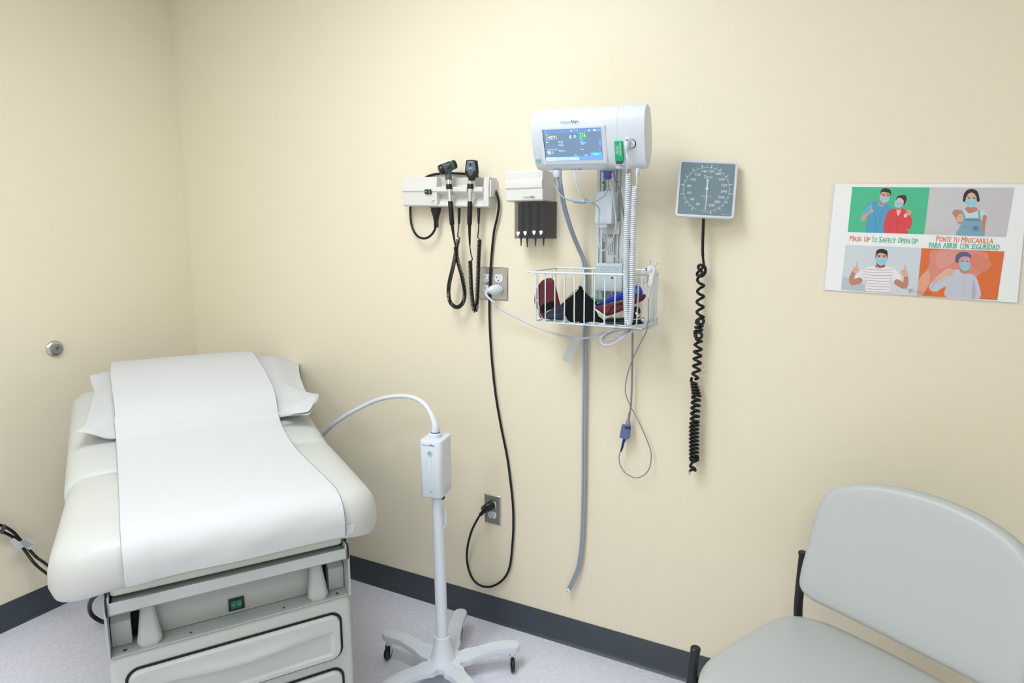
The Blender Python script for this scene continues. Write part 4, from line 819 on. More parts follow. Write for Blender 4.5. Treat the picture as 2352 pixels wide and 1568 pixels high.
# thermometer probe
tp_ = thing('thermometer_probe', 'white thermometer probe with a coiled white cord hanging from the monitor', 'thermometer', tuple(Y(1443, 500, -.21)))
a, b = inpl(MM, 1442.5, 320.5); pA = app(MM, [(a, b, .006)])[0]; a, b = inpl(MM, 1441.5, 348); pB = app(MM, [(a, b, .012)])[0]
g = G(); g.cyl(app(MM, [(*inpl(MM, 1443, 321), .0)])[0], app(MM, [(*inpl(MM, 1443, 321), .014)])[0], .0078, .0078, 20); g.tube([pA+MM[:3, 2]*.004, pA+(pB-pA)*.3+MM[:3, 2]*.006, pA+(pB-pA)*.7+MM[:3, 2]*.004, pB], [.0078, .0072, .0052, .0032], 16); obj('handle', g, m_white, tp_)
g = G(); N = wl(MM, (*inpl(MM, 1443, 321), .0142)); g.lathe([(.0022, 0), (.0052, 0), (.0052, .0008), (.0022, .0008), (.0022, 0)], 20, 0, N); obj('grip_ring', g, m_navy, tp_)
def zq(x, y, d): return Y(1250+x/6.03, 380+y/6.03, d)
g = G(); cpA = cat([pB+(pA-pB)*.02, Y(1440.5, 360, -.25), Y(1441, 375, -.243), Y(1440, 388, -.235), Y(1439, 398, -.222)], 6); g.tube(cpA, .0016, 8)
cpts = [Y(1443, 400, -.212), Y(1441, 470, -.21), Y(1438.5, 560, -.208), Y(1437.5, 640, -.205), Y(1438, 700, -.203), Y(1440.5, 732, -.202), Y(1444, 745, -.2), Y(1448, 732, -.2), Y(1450.5, 700, -.201), Y(1452, 640, -.203), Y(1454, 560, -.206), Y(1456, 480, -.209), Y(1459, 428, -.211)]
g.tube(coil(cpts, .0058, .0013, .0056), .0025, 8); g.tube(cat([Y(1461, 428, -.21), Y(1463, 415, -.208), Y(1462.5, 402, -.205), Y(1463, 396, -.2)], 5), .0016, 8); obj('coiled_cord', g, m_white, tp_, sharp=80)
g = G(); a = Y(1465, 394, -.19); g.tube([a+np.array([0, 0, .01]), a, a+np.array([0, 0, -.008]), a+np.array([-.002, 0, -.014])], [.006, .006, .0055, .003], 14); obj('connector', g, m_wgrey, tp_)
# probe cover box
pcb = thing('probe_cover_box', 'small green box of probe covers in the right front of the monitor', 'box', tuple(inpl(MM, 1423, 350))+(0,))
pcb.location = app(MM, [(*inpl(MM, 1423, 372), .005)])[0]; ORG[pcb.name] = np.array(pcb.location)
q = [inpl(MM, *k) for k in ((1413.5, 323), (1432, 322.5), (1433, 367.5), (1413.5, 368.5))]; cx_ = sum(p[0] for p in q)/4; cy_ = sum(p[1] for p in q)/4; bw = (q[1][0]-q[0][0])/2; bh = (q[0][1]-q[3][1])/2
g = G(); N = wl(MM, (cx_, cy_, 0)); g.rbox(bw, bh, -.004, .009, .001, .0006, 0, N); bb = obj('box_body', g, m_green, pcb)
g = G(); RMx = wl(N, (0, 0, .0092)); R90 = fr((0, 0, 0), (0, 1, 0), (-1, 0, 0), (0, 0, 1)); NR = RMx@R90
g.text('Probe Covers', .0072, 0, wl(NR, (.007, -.0045, 0)), off=.008, sx=.85); obj('lettering', g, m_wing, bb); g = G()
for k in range(3): g.text('Welch Allyn single use', .0034, 0, wl(NR, (.005, .000+.0035*k, 0)), sx=.8)
obj('small_print', g, m_wing, bb)
g = G(); g.rbox(bw*.85, .004, -.003, .010, .003, .001, 0, wl(N, (-.0005, -bh-.003, 0))); obj('probe_tips', g, m_txk, pcb)

# cables from the monitor
hs = thing('pressure_hose', 'long grey double hose hanging from the monitor nearly to the floor', 'hose', tuple(Y(1306, 1357, -.02)))
hp = [(1284, 398, -.19), (1286, 420, -.185), (1291, 450, -.16), (1300, 490, -.12), (1314, 533, -.08), (1329, 570, -.045), (1340, 596, -.028), (1343.5, 620, -.022), (1344.5, 660, -.02), (1344, 720, -.02), (1343.5, 800, -.018), (1342.5, 900, -.016), (1341.5, 1000, -.014), (1341, 1100, -.013), (1340, 1160, -.013), (1338, 1220, -.013), (1335, 1262, -.014), (1329, 1300, -.016), (1320, 1325, -.018), (1311, 1345, -.02), (1307, 1352, -.02)]
hpc = cat([Y(*q) for q in hp], 7); g = G()
sd = np.array([.0039, -.0012, 0])
g.tube(hpc+sd, .0042, 10); g.tube(hpc-sd, .0042, 10); obj('twin_tube', g, m_hose, hs)
g = G(); a = Y(1280, 397, -.19); g.tube([a+np.array([0, 0, .008]), a+np.array([0, 0, -.001]), a+np.array([.001, 0, -.008]), a+np.array([.002, 0, -.013])], [.0135, .0135, .012, .009], 20); obj('hose_connector', g, m_wgrey, hs)
g = G(); c = Y(1306.5, 1355, -.02); g.sphere(c, .0085, 0, (1, .8, 1), 8); g.cyl(c+np.array([-.002, -.004, .003]), c+np.array([-.006, -.009, .002]), .004, .0042, 12); g.cyl(c+np.array([.003, -.004, -.004]), c+np.array([.004, -.009, -.006]), .004, .0042, 12); obj('end_fitting', g, mat('clear_fitting', 'DDE4EA', .15, spec=.8), hs)

sc = thing('sensor_extension_cable', 'grey cable with a navy plug and a cylindrical ferrite looping under the monitor', 'cable', tuple(Y(1395, 420, -.19)))
KM = fr((0, -.195, 0), (1, 0, 0), (0, 0, 1), (0, -1, 0)); q = [(803, 76), (940, 76), (925, 100), (922, 125), (930, 150), (920, 178), (895, 190), (860, 190), (835, 178), (826, 155), (832, 125), (828, 100)]
g = G(); g.pad([inpl(KM, 1250+x/6.03, 380+y/6.03) for x, y in q], [(.0015, -.007), (0, -.005), (0, .005), (.0015, .007)], 0, KM, caps=0, bcaps=0); obj('plug', g, m_navy, sc, sharp=30)
g = G(); P = [zq(880, 190+k*8, -.195) for k in range(13)]; g.tube(P, [.0034 if k % 2 else .0042 for k in range(13)], 10); obj('strain_relief', g, m_cable, sc)
g = G(); g.tube(cat([zq(882, 285, -.195), zq(865, 350, -.195), zq(820, 420, -.195), zq(740, 475, -.193), zq(680, 497, -.192), zq(600, 503, -.19)], 7), .0026, 10); g.tube(cat([zq(395, 488, -.19), zq(310, 465, -.19), zq(240, 420, -.185), zq(180, 340, -.18), zq(145, 260, -.175), zq(142, 190, -.17), zq(160, 130, -.165)], 7), .0024, 10); obj('cable', g, m_hose, sc)
g = G(); a, b = zq(415, 488, -.19), zq(572, 500, -.19); d = (b-a); g.tube([a-d*.15, a-d*.02, a, a+d*.03, a+d*.97, b, b+d*.02, b+d*.17], [.0035, .0042, .0055, .0068, .0068, .0055, .0042, .0035], 20); obj('ferrite', g, m_hose, sc)

dc = thing('data_cable', 'pale grey cable with a tapered plug looping in front of the white power brick', 'cable', tuple(Y(1330, 410, -.19)))
g = G(); P = [zq(433, 82, -.2), zq(433, 95, -.2), zq(440, 160, -.2), zq(448, 235, -.2)]; g.tube(P, [.0075, .0078, .0062, .0038], 4); obj('plug', g, m_wgrey, dc, sharp=20)
g = G(); g.tube(cat([zq(450, 232, -.2), zq(462, 300, -.2), zq(500, 385, -.198), (zq(570, 455, -.185)), zq(640, 500, -.17), zq(710, 540, -.15), zq(755, 590, -.13), zq(765, 660, -.12), zq(752, 760, -.115), zq(752, 900, -.11), zq(758, 1060, -.1), zq(775, 1150, -.1), zq(800, 1180, -.1), zq(860, 1150, -.1), zq(940, 1030, -.11), zq(985, 900, -.12), zq(995, 760, -.13), zq(970, 560, -.14), zq(955, 400, -.15), zq(930, 280, -.155), zq(905, 230, -.155), zq(890, 195, -.155)], 7), .0022, 10); obj('cable', g, m_cable2, dc)

gc = thing('grey_sensor_cable', 'dark grey cable down the right of the rail, ending in a slate blue connector', 'cable', tuple(Y(1441, 985, -.03)))
g = G(); g.tube(cat([zq(962, 78, -.16), zq(968, 130, -.155), zq(995, 230, -.13), zq(1035, 320, -.11), zq(1062, 430, -.10), zq(1080, 560, -.1), zq(1110, 720, -.09), Y(1440, 530, -.075), Y(1446, 560, -.065), Y(1449, 585, -.055), Y(1451, 620, -.04), Y(1453, 680, -.032), Y(1453, 760, -.03), Y(1452, 850, -.028), Y(1450, 920, -.027), Y(1446, 952, -.027)], 7), .0030, 10); obj('cable', g, m_cable, gc)
g = G(); P = [Y(1446-.3*k, 948+k*2.2, -.027) for k in range(8)]; g.tube(P, [.0034 if k % 2 else .0044 for k in range(8)], 10); g.tube([Y(1443.5, 962, -.027), Y(1443, 968, -.027), Y(1442, 976, -.027)], [.004, .0072, .0078], 14); obj('strain_relief', g, m_cable, gc)
KM = fr((0, -.030, 0), (1, 0, 0), (0, 0, 1), (0, -1, 0)); q = [(1430, 974), (1449, 977), (1446, 1005), (1441, 1008), (1425, 1003)]
g = G(); g.pad([inpl(KM, *k) for k in q], [(.001, -.006), (0, -.005), (0, .010), (.001, .011)], 0, KM); cb = obj('connector', g, m_navy2, gc)
g = G(); a, b = inpl(KM, 1444, 980); g.rbox(.0095, .0045, .009, .0125, .004, .001, 0, wl(KM, (a, b, 0))); obj('latch', g, m_navy, cb)
sn = thing('finger_sensor', 'grey finger clip sensor on the basket rim with a thin looping cable', 'finger sensor', tuple(Y(1495, 640, -.15)))
g = G(); P = [Y(1435, 1008, -.03), Y(1432, 1014, -.03), Y(1429, 1028, -.03), Y(1426, 1036, -.03)]; g.tube(P, [.0055, .0045, .0038, .0028], 12); obj('cable_plug', g, m_navy, sn)
g = G(); g.tube(cat([Y(*q) for q in ((1426, 1034, -.03), (1422, 1048, -.03), (1424, 1066, -.028), (1434, 1083, -.026), (1448, 1093, -.025), (1463, 1097, -.025), (1480, 1090, -.025), (1491, 1076, -.025), (1495.5, 1055, -.025), (1494, 1033, -.025), (1480, 996, -.025), (1463, 960, -.026), (1447, 930, -.035), (1437.5, 905, -.036), (1437, 880, -.036), (1444, 850, -.04), (1456, 818, -.06), (1472, 786, -.1), (1484, 762, -.15), (1489, 735, -.185), (1489, 705, -.185), (1489.5, 684, -.183))], 7), .0017, 8); obj('cable', g, m_cable, sn)
def z4(x, y, d): return Y(1440+x/7.84, 580+y/7.84, d)
g = G(); P = [z4(430-k*3.2, 590+k*16.5, -.183) for k in range(14)]; g.tube(P, [.0034 if k % 2 else .0026 for k in range(14)], 10); obj('strain_relief', g, m_cable2, sn)
KM = fr((0, -.175, 0), (1, 0, 0), (0, 0, 1), (0, -1, 0)); zz = lambda L_: [inpl(KM, 1440+x/7.84, 580+y/7.84) for x, y in L_]
m_fs = mat('light_grey_clip_plastic', 'D2D4D6', .4)
g = G(); g.pad(zz([(370, 270), (405, 235), (460, 240), (500, 255), (525, 300), (500, 420), (470, 590), (440, 605), (385, 590), (395, 480), (400, 390), (370, 340)]), [(.002, -.004), (0, -.002), (0, .004), (.002, .006)], 0, KM); obj('upper_shell', g, m_fs, sn)
g = G(); g.pad(zz([(320, 290), (360, 250), (390, 260), (390, 380), (350, 420), (335, 550), (300, 545), (270, 560), (280, 510), (320, 400)]), [(.002, -.022), (0, -.019), (0, -.012), (.002, -.010)], 0, KM)
g.pad(zz([(365, 150), (385, 130), (405, 140), (412, 215), (375, 225)]), [(.001, -.012), (0, -.010), (0, -.003), (.001, -.001)], 0, KM); g.pad(zz([(470, 235), (530, 175), (550, 185), (540, 210), (490, 260)]), [(.001, -.006), (0, -.004), (0, .002), (.001, .004)], 0, KM); g.pad(zz([(520, 305), (595, 292), (608, 305), (590, 318), (525, 330)]), [(.001, -.014), (0, -.012), (0, -.006), (.001, -.004)], 0, KM); obj('lower_shell', g, m_fs, sn)
g = G(); g.lathe([(0, .004), (.0068, .004), (.0072, .006), (.0072, .0085), (.0058, .0095), (0, .0095)], 20, 0, wl(KM, (*zz([(415, 300)])[0], 0))); obj('pivot_cap', g, m_wgrey, sn)
g = G(); g.pad(zz([(340, 280), (372, 275), (365, 330), (345, 325)]), [(0, -.003), (0, .003)], 0, KM); obj('pivot_spring', g, m_dark, sn)

# ------------------------------------------------------------------ aneroid gauge
GM = pose((2.3135, -.062, 1.5745), .336, -.198, -.060)
ga = thing('aneroid_gauge', 'square wall blood pressure gauge with a dark dial and coiled black tube', 'pressure gauge', (2.313, -.05, 1.49))
h_ = .081
g = G(); g.pad(rr(h_, h_, .0095, 6), [(.006, -.030), (.003, -.028), (.002, -.006), (0, -.004), (0, .001), (.001, .002), (.0065, .002), (.0075, -.001)], 0, GM, caps=1); cs = obj('case', g, m_trim, ga, sharp=30)
g = G(); g.pad(rr(h_-.0075, h_-.0075, .003, 4), [(0, -.0012), (0, -.0004)], 0, GM); 
def dial(mm): return math.radians(90+180-22-(mm-0)/300.*316) if 0 else math.radians(-90-22-(mm)*(316/300.))
F_ = wl(GM, (0, -.0005, 0)); gi_ = 1
# scale: 20 at lower left, 140/160 straddle the top, 300 at lower right
def ang_(mm): return math.radians(238.5-(mm-20)*1.1207)
for mm in range(0, 301, 2):
    a_ = ang_(mm)
    if mm < 12 or mm > 302: continue
    r0, r1, hwid = .0612, .0645, .00028
    if mm % 10 == 0: r1, hwid = .0675, .0005
    if mm % 20 == 0: r1, hwid = .0700, .0008
    c_, s_ = math.cos(a_), math.sin(a_)
    g.prism([(r0*c_-hwid*s_, r0*s_+hwid*c_), (r1*c_-hwid*s_, r1*s_+hwid*c_), (r1*c_+hwid*s_, r1*s_-hwid*c_), (r0*c_+hwid*s_, r0*s_-hwid*c_)], -.0004, -.0002, 1, F_)
    if mm % 20 == 0: g.lathe([(0, -.0004), (.0013, -.0004), (.0013, -.0002), (0, -.0002)], 8, 1, wl(F_, (r1*c_, r1*s_, 0)))
def gp_(x, y): return inpl(F_, 1530+x/7.84, 340+y/7.84)
for t_, x, y in (('140', 682, 420), ('160', 812, 418), ('120', 567, 480), ('180', 932, 466), ('100', 478, 567), ('200', 998, 563), ('80', 416, 680), ('220', 1042, 670), ('60', 417, 804), ('240', 1040, 782), ('40', 470, 920), ('260', 998, 886), ('20', 570, 1005), ('280', 920, 968), ('300', 820, 1030)):
    a, b = gp_(x, y); g.text(t_, .0098, 1, wl(F_, (a, b, -.0002)), sx=1.18, off=.006)
a, b = gp_(750, 518); g.text('Tycos', .0115, 1, wl(F_, (a, b, -.0002)), shear=.35, off=.004, sx=.9)
for t_, x, y, s_ in (('LIFETIME CERTIFIED', 718, 868, .0034), ('Warranty', 715, 905, .003), ('mmHg', 695, 1045, .003), ('NON-MERCURIAL', 700, 1130, .0030), ('sphygmomanometer', 725, 1158, .0028), ('MADE IN U.S.A.', 1080, 1192, .0036)): a, b = gp_(x, y); g.text(t_, s_, 1, wl(F_, (a, b, -.0002)))
a, b = gp_(690, 1085); g.tube([(a-.002, b-.002, -.0003), (a+.002, b-.002, -.0003), (a+.002, b+.002, -.0003), (a-.002, b+.002, -.0003)], .0002, 4, 1, F_, closed=True)
for x, y in ((635, 733), (838, 740)): a, b = gp_(x, y); g.lathe([(0, -.0004), (.001, -.0004), (.001, -.0001), (0, -.0001)], 8, 2, wl(F_, (a, b, 0)))
obj('dial_face', g, [m_gface, m_wing, m_txk], ga, sharp=80)
c0 = np.array(gp_(735, 730)); c1_ = np.array(gp_(750, 560)); c2_ = np.array(gp_(708, 1112)); g = G()
def nd(p, q, w0, w1): d = (q-p)/np.linalg.norm(q-p); n_ = np.array([-d[1], d[0]]); g.prism([p+n_*w0, q+n_*w1, q-n_*w1, p-n_*w0], .0004, .0010, 0, F_)
nd(c0, c1_, .0015, .0022); nd(c0, c2_, .0013, .0007); g.lathe([(0, .0), (.0035, .0), (.0035, .0014), (0, .0016)], 18, 0, wl(F_, (*c0, 0))); obj('needle', g, m_wing, ga)
g = G(); g.pad(rr(h_-.0072, h_-.0072, .003, 4), [(0, .0016), (0, .0022), (.001, .0028)], 0, GM); obj('window', g, m_lens, ga)
g = G(); g.box((2.29, -.022, 1.545), (2.335, -.0005, 1.60)); obj('wall_bracket', g, m_txk, ga, bevel=.002)
# tube
g = G(); g.tube(cat([Y(1616, 500, -.05), Y(1615.5, 515, -.05), Y(1614.5, 545, -.046), Y(1614, 575, -.042), Y(1614.5, 588, -.04)], 6), .0042, 12); g.tube(cat([Y(1614.5, 586, -.04), Y(1615.5, 600, -.04), Y(1617, 608, -.038)], 4), .0036, 10); obj('straight_tube', g, m_rub, ga)
def z8(x, y, d): return Y(1570+x/7.46, 590+y/7.46, d)
g = G(); rt_ = .0042
g.tube(cat([z8(335, 120, -.04), z8(372, 190, -.038), z8(372, 260, -.036), z8(330, 320, -.034), z8(270, 330, -.032), z8(232, 300, -.03), z8(255, 250, -.035), z8(310, 245, -.045), z8(322, 275, -.05), z8(280, 320, -.045), z8(240, 370, -.035)], 7), rt_, 10)
def torus(x, y, rad, d, tx=0., ty=0.):
    c = z8(x, y, d); k = rad/7.46/790
    g.tube([c+np.array([k*math.cos(t), k*tx*math.sin(t)+ty*k*math.cos(t), k*math.sin(t)]) for t in np.linspace(0, 2*math.pi, 21)[:-1]], rt_, 10, closed=True)
torus(288, 172, 37, -.035, .2)
zig = lambda pts: g.tube(cat([z8(x, y, d) for x, y, d in pts], 8), rt_, 10)
f_, b_ = -.043, -.026; zp = [(270, 345, -.034), (236, 400, -.035)]
for k, (xl, xr, y) in enumerate(((236, 350, 400), (236, 348, 585), (228, 342, 765), (226, 345, 940))): zp += [(xl, y, -.034), ((xl+xr)/2-20, y+48, f_), (xr, y+90, -.034), ((xl+xr)/2-10, y+135, b_)]
zig(zp[1:-1]+[(285, 1045, -.03), (225, 1090, -.03), (215, 1140, -.034)])
torus(297, 1103, 47, -.036, .25); 
zig([(215, 1130, -.034), (260, 1155, -.046), (325, 1180, -.034), (270, 1200, -.024), (205, 1205, -.034), (260, 1225, -.046), (318, 1250, -.034), (270, 1275, -.024), (200, 1270, -.034), (192, 1320, -.036), (205, 1370, -.04)])
torus(262, 1345, 52, -.038, .15)
zig([(205, 1370, -.04), (240, 1430, -.044), (310, 1445, -.034), (250, 1465, -.026), (190, 1505, -.034)])
def zc(x, y, d): return Y(1540+x/2.45, 480+y/2.45, d)
zp = []
for k, (xl, xr, y) in enumerate(((138, 174, 765), (133, 172, 802), (131, 170, 842), (128, 166, 882), (124, 155, 925))): zp += [(xl, y, -.034), ((xl+xr)/2, y+12, f_), (xr, y+24, -.034), ((xl+xr)/2, y+32, b_)]
g.tube(cat([z8(190, 1505, -.034)]+[zc(*p) for p in zp], 6), rt_, 10)
zp = [(120, 950, -.034)]
for k in range(5): xl, xr, y = 116+k*2, 148+k*5, 968+k*17; zp += [(xl, y, -.030), ((xl+xr)/2, y+9, -.045), (xr, y+15, -.032), ((xl+xr)/2, y+12, -.022)]
g.tube(cat([zc(*p) for p in zp], 6), rt_, 10)
zp = []; ys = list(np.linspace(1058, 1180, 5))+list(np.linspace(1205, 1400, 10))
for k, y in enumerate(ys): xl, xr = 122-12*min(1, k/6), 165-10*min(1, k/6); dy = 12 if k > 4 else 18; zp += [(xl, y, -.034), ((xl+xr)/2, y+dy*.55, f_), (xr, y+dy, -.034), ((xl+xr)/2, y+dy*1.1, b_)]
g.tube(cat([zc(150, 1045, -.03)]+[zc(*p) for p in zp], 6), rt_, 10)
g.tube(cat([zc(*p) for p in ((112, 1410, -.034), (130, 1422, -.044), (152, 1410, -.036), (148, 1395, -.03), (120, 1430, -.03), (112, 1448, -.036), (132, 1455, -.042), (140, 1470, -.036), (122, 1464, -.03), (108, 1475, -.034))], 7), rt_, 10)
obj('coiled_tube', g, m_rub, ga, sharp=80)
g = G(); g.cyl(zc(108, 1474, -.034), zc(107, 1494, -.034), .0035, .0025, 12); obj('tube_fitting', g, m_gold, ga)
# ------------------------------------------------------------------ laminated poster
PY = -.004
po = thing('poster', 'laminated bilingual mask poster with four photographs, on the right of the back wall', 'poster', (2.85, 0, 1.43))
WP = fr((0, 0, 0), (1, 0, 0), (0, 0, 1), (0, -1, 0))
def pq(x, y): return inpl(wl(WP, (0, 0, -PY)), 1880+x*.204064, 400+y*.204064)
pal = {}; pmats = []
def pc_(c):
    if c not in pal: pal[c] = len(pmats); pmats.append(mat('print_'+c.lower(), c, .32))
    return pal[c]
g = G(); g.prism([pq(135, 120), pq(2420, 100), pq(2300, 1470), pq(45, 1315)], .0012, .0016, 0, WP); obj('laminate', g, m_lam, po)
g = G(); g.prism([pq(188, 108), pq(2362, 112), pq(2238, 1446), pq(66, 1300)], .0016, .004, 0, WP); obj('sheet', g, m_sheet, po)
lay = [0.]
Q1, Q2 = [(380, 142), (1252, 148), (1188, 676), (328, 650)], [(1252, 148), (2205, 152), (2110, 708), (1190, 676)]
Q3, Q4 = [(305, 795), (1160, 830), (1105, 1365), (252, 1300)], [(1162, 832), (2092, 868), (2010, 1416), (1108, 1366)]
CL = [Q1]
def blob(pts, c, smooth_=True, layer=None):
    lay[0] += .000003
    P2 = [tuple(p) for p in (cat(pts, 4, True) if smooth_ else pts)]
    for (ax_, ay_), (bx_, by_) in zip(CL[0], CL[0][1:]+CL[0][:1]):      # trim to the printed photograph
        side = lambda p: (bx_-ax_)*(p[1]-ay_)-(by_-ay_)*(p[0]-ax_); o_ = []
        for p, q in zip(P2, P2[1:]+P2[:1]):
            sp_, sq_ = side(p), side(q)
            if sp_ >= 0: o_.append(p)
            if (sp_ >= 0) != (sq_ >= 0): t = sp_/(sp_-sq_); o_.append((p[0]+(q[0]-p[0])*t, p[1]+(q[1]-p[1])*t))
        P2 = o_
        if len(P2) < 3: return
    P = [pq(*p) for p in P2]
    z = .0042+lay[0]; n = len(P)
    if tri_area(np.array(P)) < 0: P = P[::-1]
    g.add([(x, y, z) for x, y in P], [tuple(range(n))], pc_(c), WP)
def ell(cx, cy, rx, ry, c, rot=0):
    r = math.radians(rot); blob([(cx+rx*math.cos(t)*math.cos(r)-ry*math.sin(t)*math.sin(r), cy+rx*math.cos(t)*math.sin(r)+ry*math.sin(t)*math.cos(r)) for t in np.linspace(0, 2*math.pi, 17)[:-1]], c, False)
def limb(pts, ws, c):
    if max(ws) > 30:
        P = cat(pts, 9); W_ = np.interp(np.linspace(0, 1, len(P)), np.linspace(0, 1, len(ws)), ws)
        for (x, y), w_ in zip(P, W_): ell(x, y, w_/2, w_/2, c)
        return
    P = cat(pts, 5); W_ = np.interp(np.linspace(0, 1, len(P)), np.linspace(0, 1, len(ws)), ws); T_ = np.gradient(P, axis=0); T_ /= np.linalg.norm(T_, axis=1)[:, None]; N_ = np.stack([-T_[:, 1], T_[:, 0]], 1)
    blob(list(P+N_*W_[:, None]/2)+list((P-N_*W_[:, None]/2)[::-1]), c, False)
SK, SKD, HR, MK = 'D9A08C', 'C08672', '231D22', '9CCFE4'
def face(cx, cy, w_, h, hair='231D22', skin=SK, rot=0, mask=MK, top=0):
    ell(cx, cy, w_, h, skin, rot)
    ell(cx-w_*.42, cy-h*.12, w_*.17, h*.05, '3A2420', rot); ell(cx+w_*.38, cy-h*.12, w_*.17, h*.05, '3A2420', rot)
    ell(cx-w_*.42, cy-h*.27, w_*.24, h*.04, hair, rot); ell(cx+w_*.38, cy-h*.27, w_*.24, h*.04, hair, rot)
def mask(pts, c=MK):
    blob(pts, c); x0 = min(p[0] for p in pts); x1 = max(p[0] for p in pts); ym = sum(p[1] for p in pts)/len(pts)
    limb([(x0+8, ym-8), ((x0+x1)/2, ym+2), (x1-8, ym-8)], [3, 3], '6FA5BE'); limb([(x0+10, ym+12), ((x0+x1)/2, ym+22), (x1-12, ym+12)], [2, 2], '7FB5CB')
# photo 1: couple on green
g = G(); blob([(380, 142), (1252, 148), (1188, 676), (328, 650)], '49BE92', False)
blob([(478, 470), (500, 430), (560, 330), (660, 300), (760, 330), (835, 385), (800, 430), (760, 520), (740, 662), (530, 655), (550, 500)], '4E9FC8')
limb([(505, 500), (540, 445), (590, 415)], [55, 45, 38], SK); blob([(560, 385), (592, 378), (596, 345), (606, 350), (608, 385), (622, 400), (612, 430), (575, 435)], SK)
blob([(480, 470), (500, 430), (560, 350), (600, 330), (590, 400), (560, 440), (520, 450)], '66B4D6')
limb([(600, 360), (640, 480), (630, 640)], [3, 5, 3], '3F86B0'); limb([(720, 380), (700, 500), (660, 600)], [3, 5, 3], '3F86B0'); limb([(665, 300), (700, 360), (760, 330)], [10, 14, 10], '7DC2DE')
blob([(690, 280), (760, 290), (755, 345), (700, 340), (672, 310)], SKD)
ell(745, 240, 58, 72, SK, 5); blob([(700, 230), (702, 185), (735, 160), (790, 165), (815, 195), (812, 245), (800, 215), (770, 205), (715, 200)], HR); ell(735, 240, 12, 4, '3A2420'); ell(780, 242, 12, 4, '3A2420'); limb([(718, 228), (745, 226)], [6, 4], HR); limb([(768, 228), (795, 232)], [5, 6], HR)
mask([(697, 240), (730, 258), (795, 262), (785, 300), (745, 322), (710, 312), (692, 280)])
blob([(755, 480), (800, 405), (870, 385), (960, 390), (1010, 440), (1030, 560), (990, 610), (1000, 670), (745, 662)], 'D9464E')
limb([(1010, 590), (1020, 520), (990, 450), (1020, 420)], [60, 70, 60, 40], 'D9464E'); blob([(990, 410), (1018, 398), (1042, 412), (1044, 440), (1020, 465), (1000, 450)], SK); blob([(960, 460), (985, 440), (1000, 455), (990, 482), (965, 485)], 'F0C8BC')
limb([(890, 450), (880, 560), (885, 660)], [3, 4, 3], 'B5333C'); limb([(820, 450), (800, 560), (805, 650)], [3, 4, 3], 'B5333C'); limb([(860, 540), (930, 545)], [3, 3], 'B5333C'); blob([(880, 390), (930, 395), (895, 470)], 'F0C8BC')
blob([(875, 370), (930, 372), (925, 400), (890, 402)], SKD); ell(915, 315, 44, 62, 'EDBFB4', 15)
blob([(870, 290), (885, 255), (920, 235), (975, 240), (992, 270), (980, 320), (955, 350), (958, 300), (930, 270), (895, 268)], '3A2A30'); ell(955, 250, 32, 16, '3A2A30'); mask([(870, 292), (900, 300), (940, 318), (925, 360), (890, 376), (855, 360), (855, 320)])
CL[0] = Q2
# photo 2: woman in dungarees on grey
blob([(1252, 148), (2205, 152), (2110, 708), (1190, 676)], 'C9C7CE', False); blob([(1260, 160), (1700, 165), (1650, 500), (1400, 640), (1215, 600)], 'CDCBD1', False)
blob([(1600, 420), (1650, 380), (1770, 385), (1890, 440), (1880, 500), (1830, 520), (1620, 520)], 'C9DBE6')
limb([(1870, 480), (1855, 590), (1850, 700)], [48, 42, 36], SKD); blob([(1505, 440), (1530, 400), (1590, 405), (1630, 450), (1640, 520), (1580, 560), (1540, 490)], SKD); blob([(1560, 480), (1600, 445), (1632, 470), (1630, 515), (1590, 540), (1560, 520)], 'E3B4A4')
for k in range(3): limb([(1575, 478+k*16), (1620, 474+k*16)], [3, 3], 'B98474')
blob([(1560, 695), (1585, 600), (1650, 500), (1820, 505), (1840, 620), (1845, 705)], '7FA9C0'); limb([(1610, 400), (1650, 510)], [20, 26], '7FA9C0'); limb([(1805, 400), (1815, 510)], [20, 24], '7FA9C0'); blob([(1655, 505), (1815, 508), (1812, 525), (1655, 522)], '5F8BA5'); blob([(1730, 590), (1810, 590), (1805, 640), (1735, 640)], '6C97B0'); limb([(1600, 600), (1650, 590), (1700, 605)], [4, 6, 4], '557F99'); limb([(1740, 625), (1800, 622)], [5, 5], '3E6580'); ell(1770, 600, 14, 14, '3E6580')
blob([(1665, 370), (1765, 372), (1790, 405), (1700, 440), (1650, 400)], SKD)
blob([(1628, 270), (1640, 215), (1680, 175), (1735, 165), (1790, 195), (1808, 260), (1800, 310), (1640, 312)], '2A2226'); ell(1718, 275, 62, 92, 'E0B4A4'); ell(1692, 270, 14, 5, '2A2226'); ell(1752, 272, 14, 5, '2A2226'); limb([(1672, 255), (1708, 256)], [5, 4], '2A2226'); limb([(1736, 256), (1772, 256)], [4, 5], '2A2226'); limb([(1650, 262), (1672, 215), (1720, 192), (1768, 215), (1792, 262)], [22, 30, 26, 30, 22], '2A2226')
mask([(1655, 290), (1715, 282), (1780, 292), (1775, 345), (1720, 375), (1665, 350)])
CL[0] = Q3
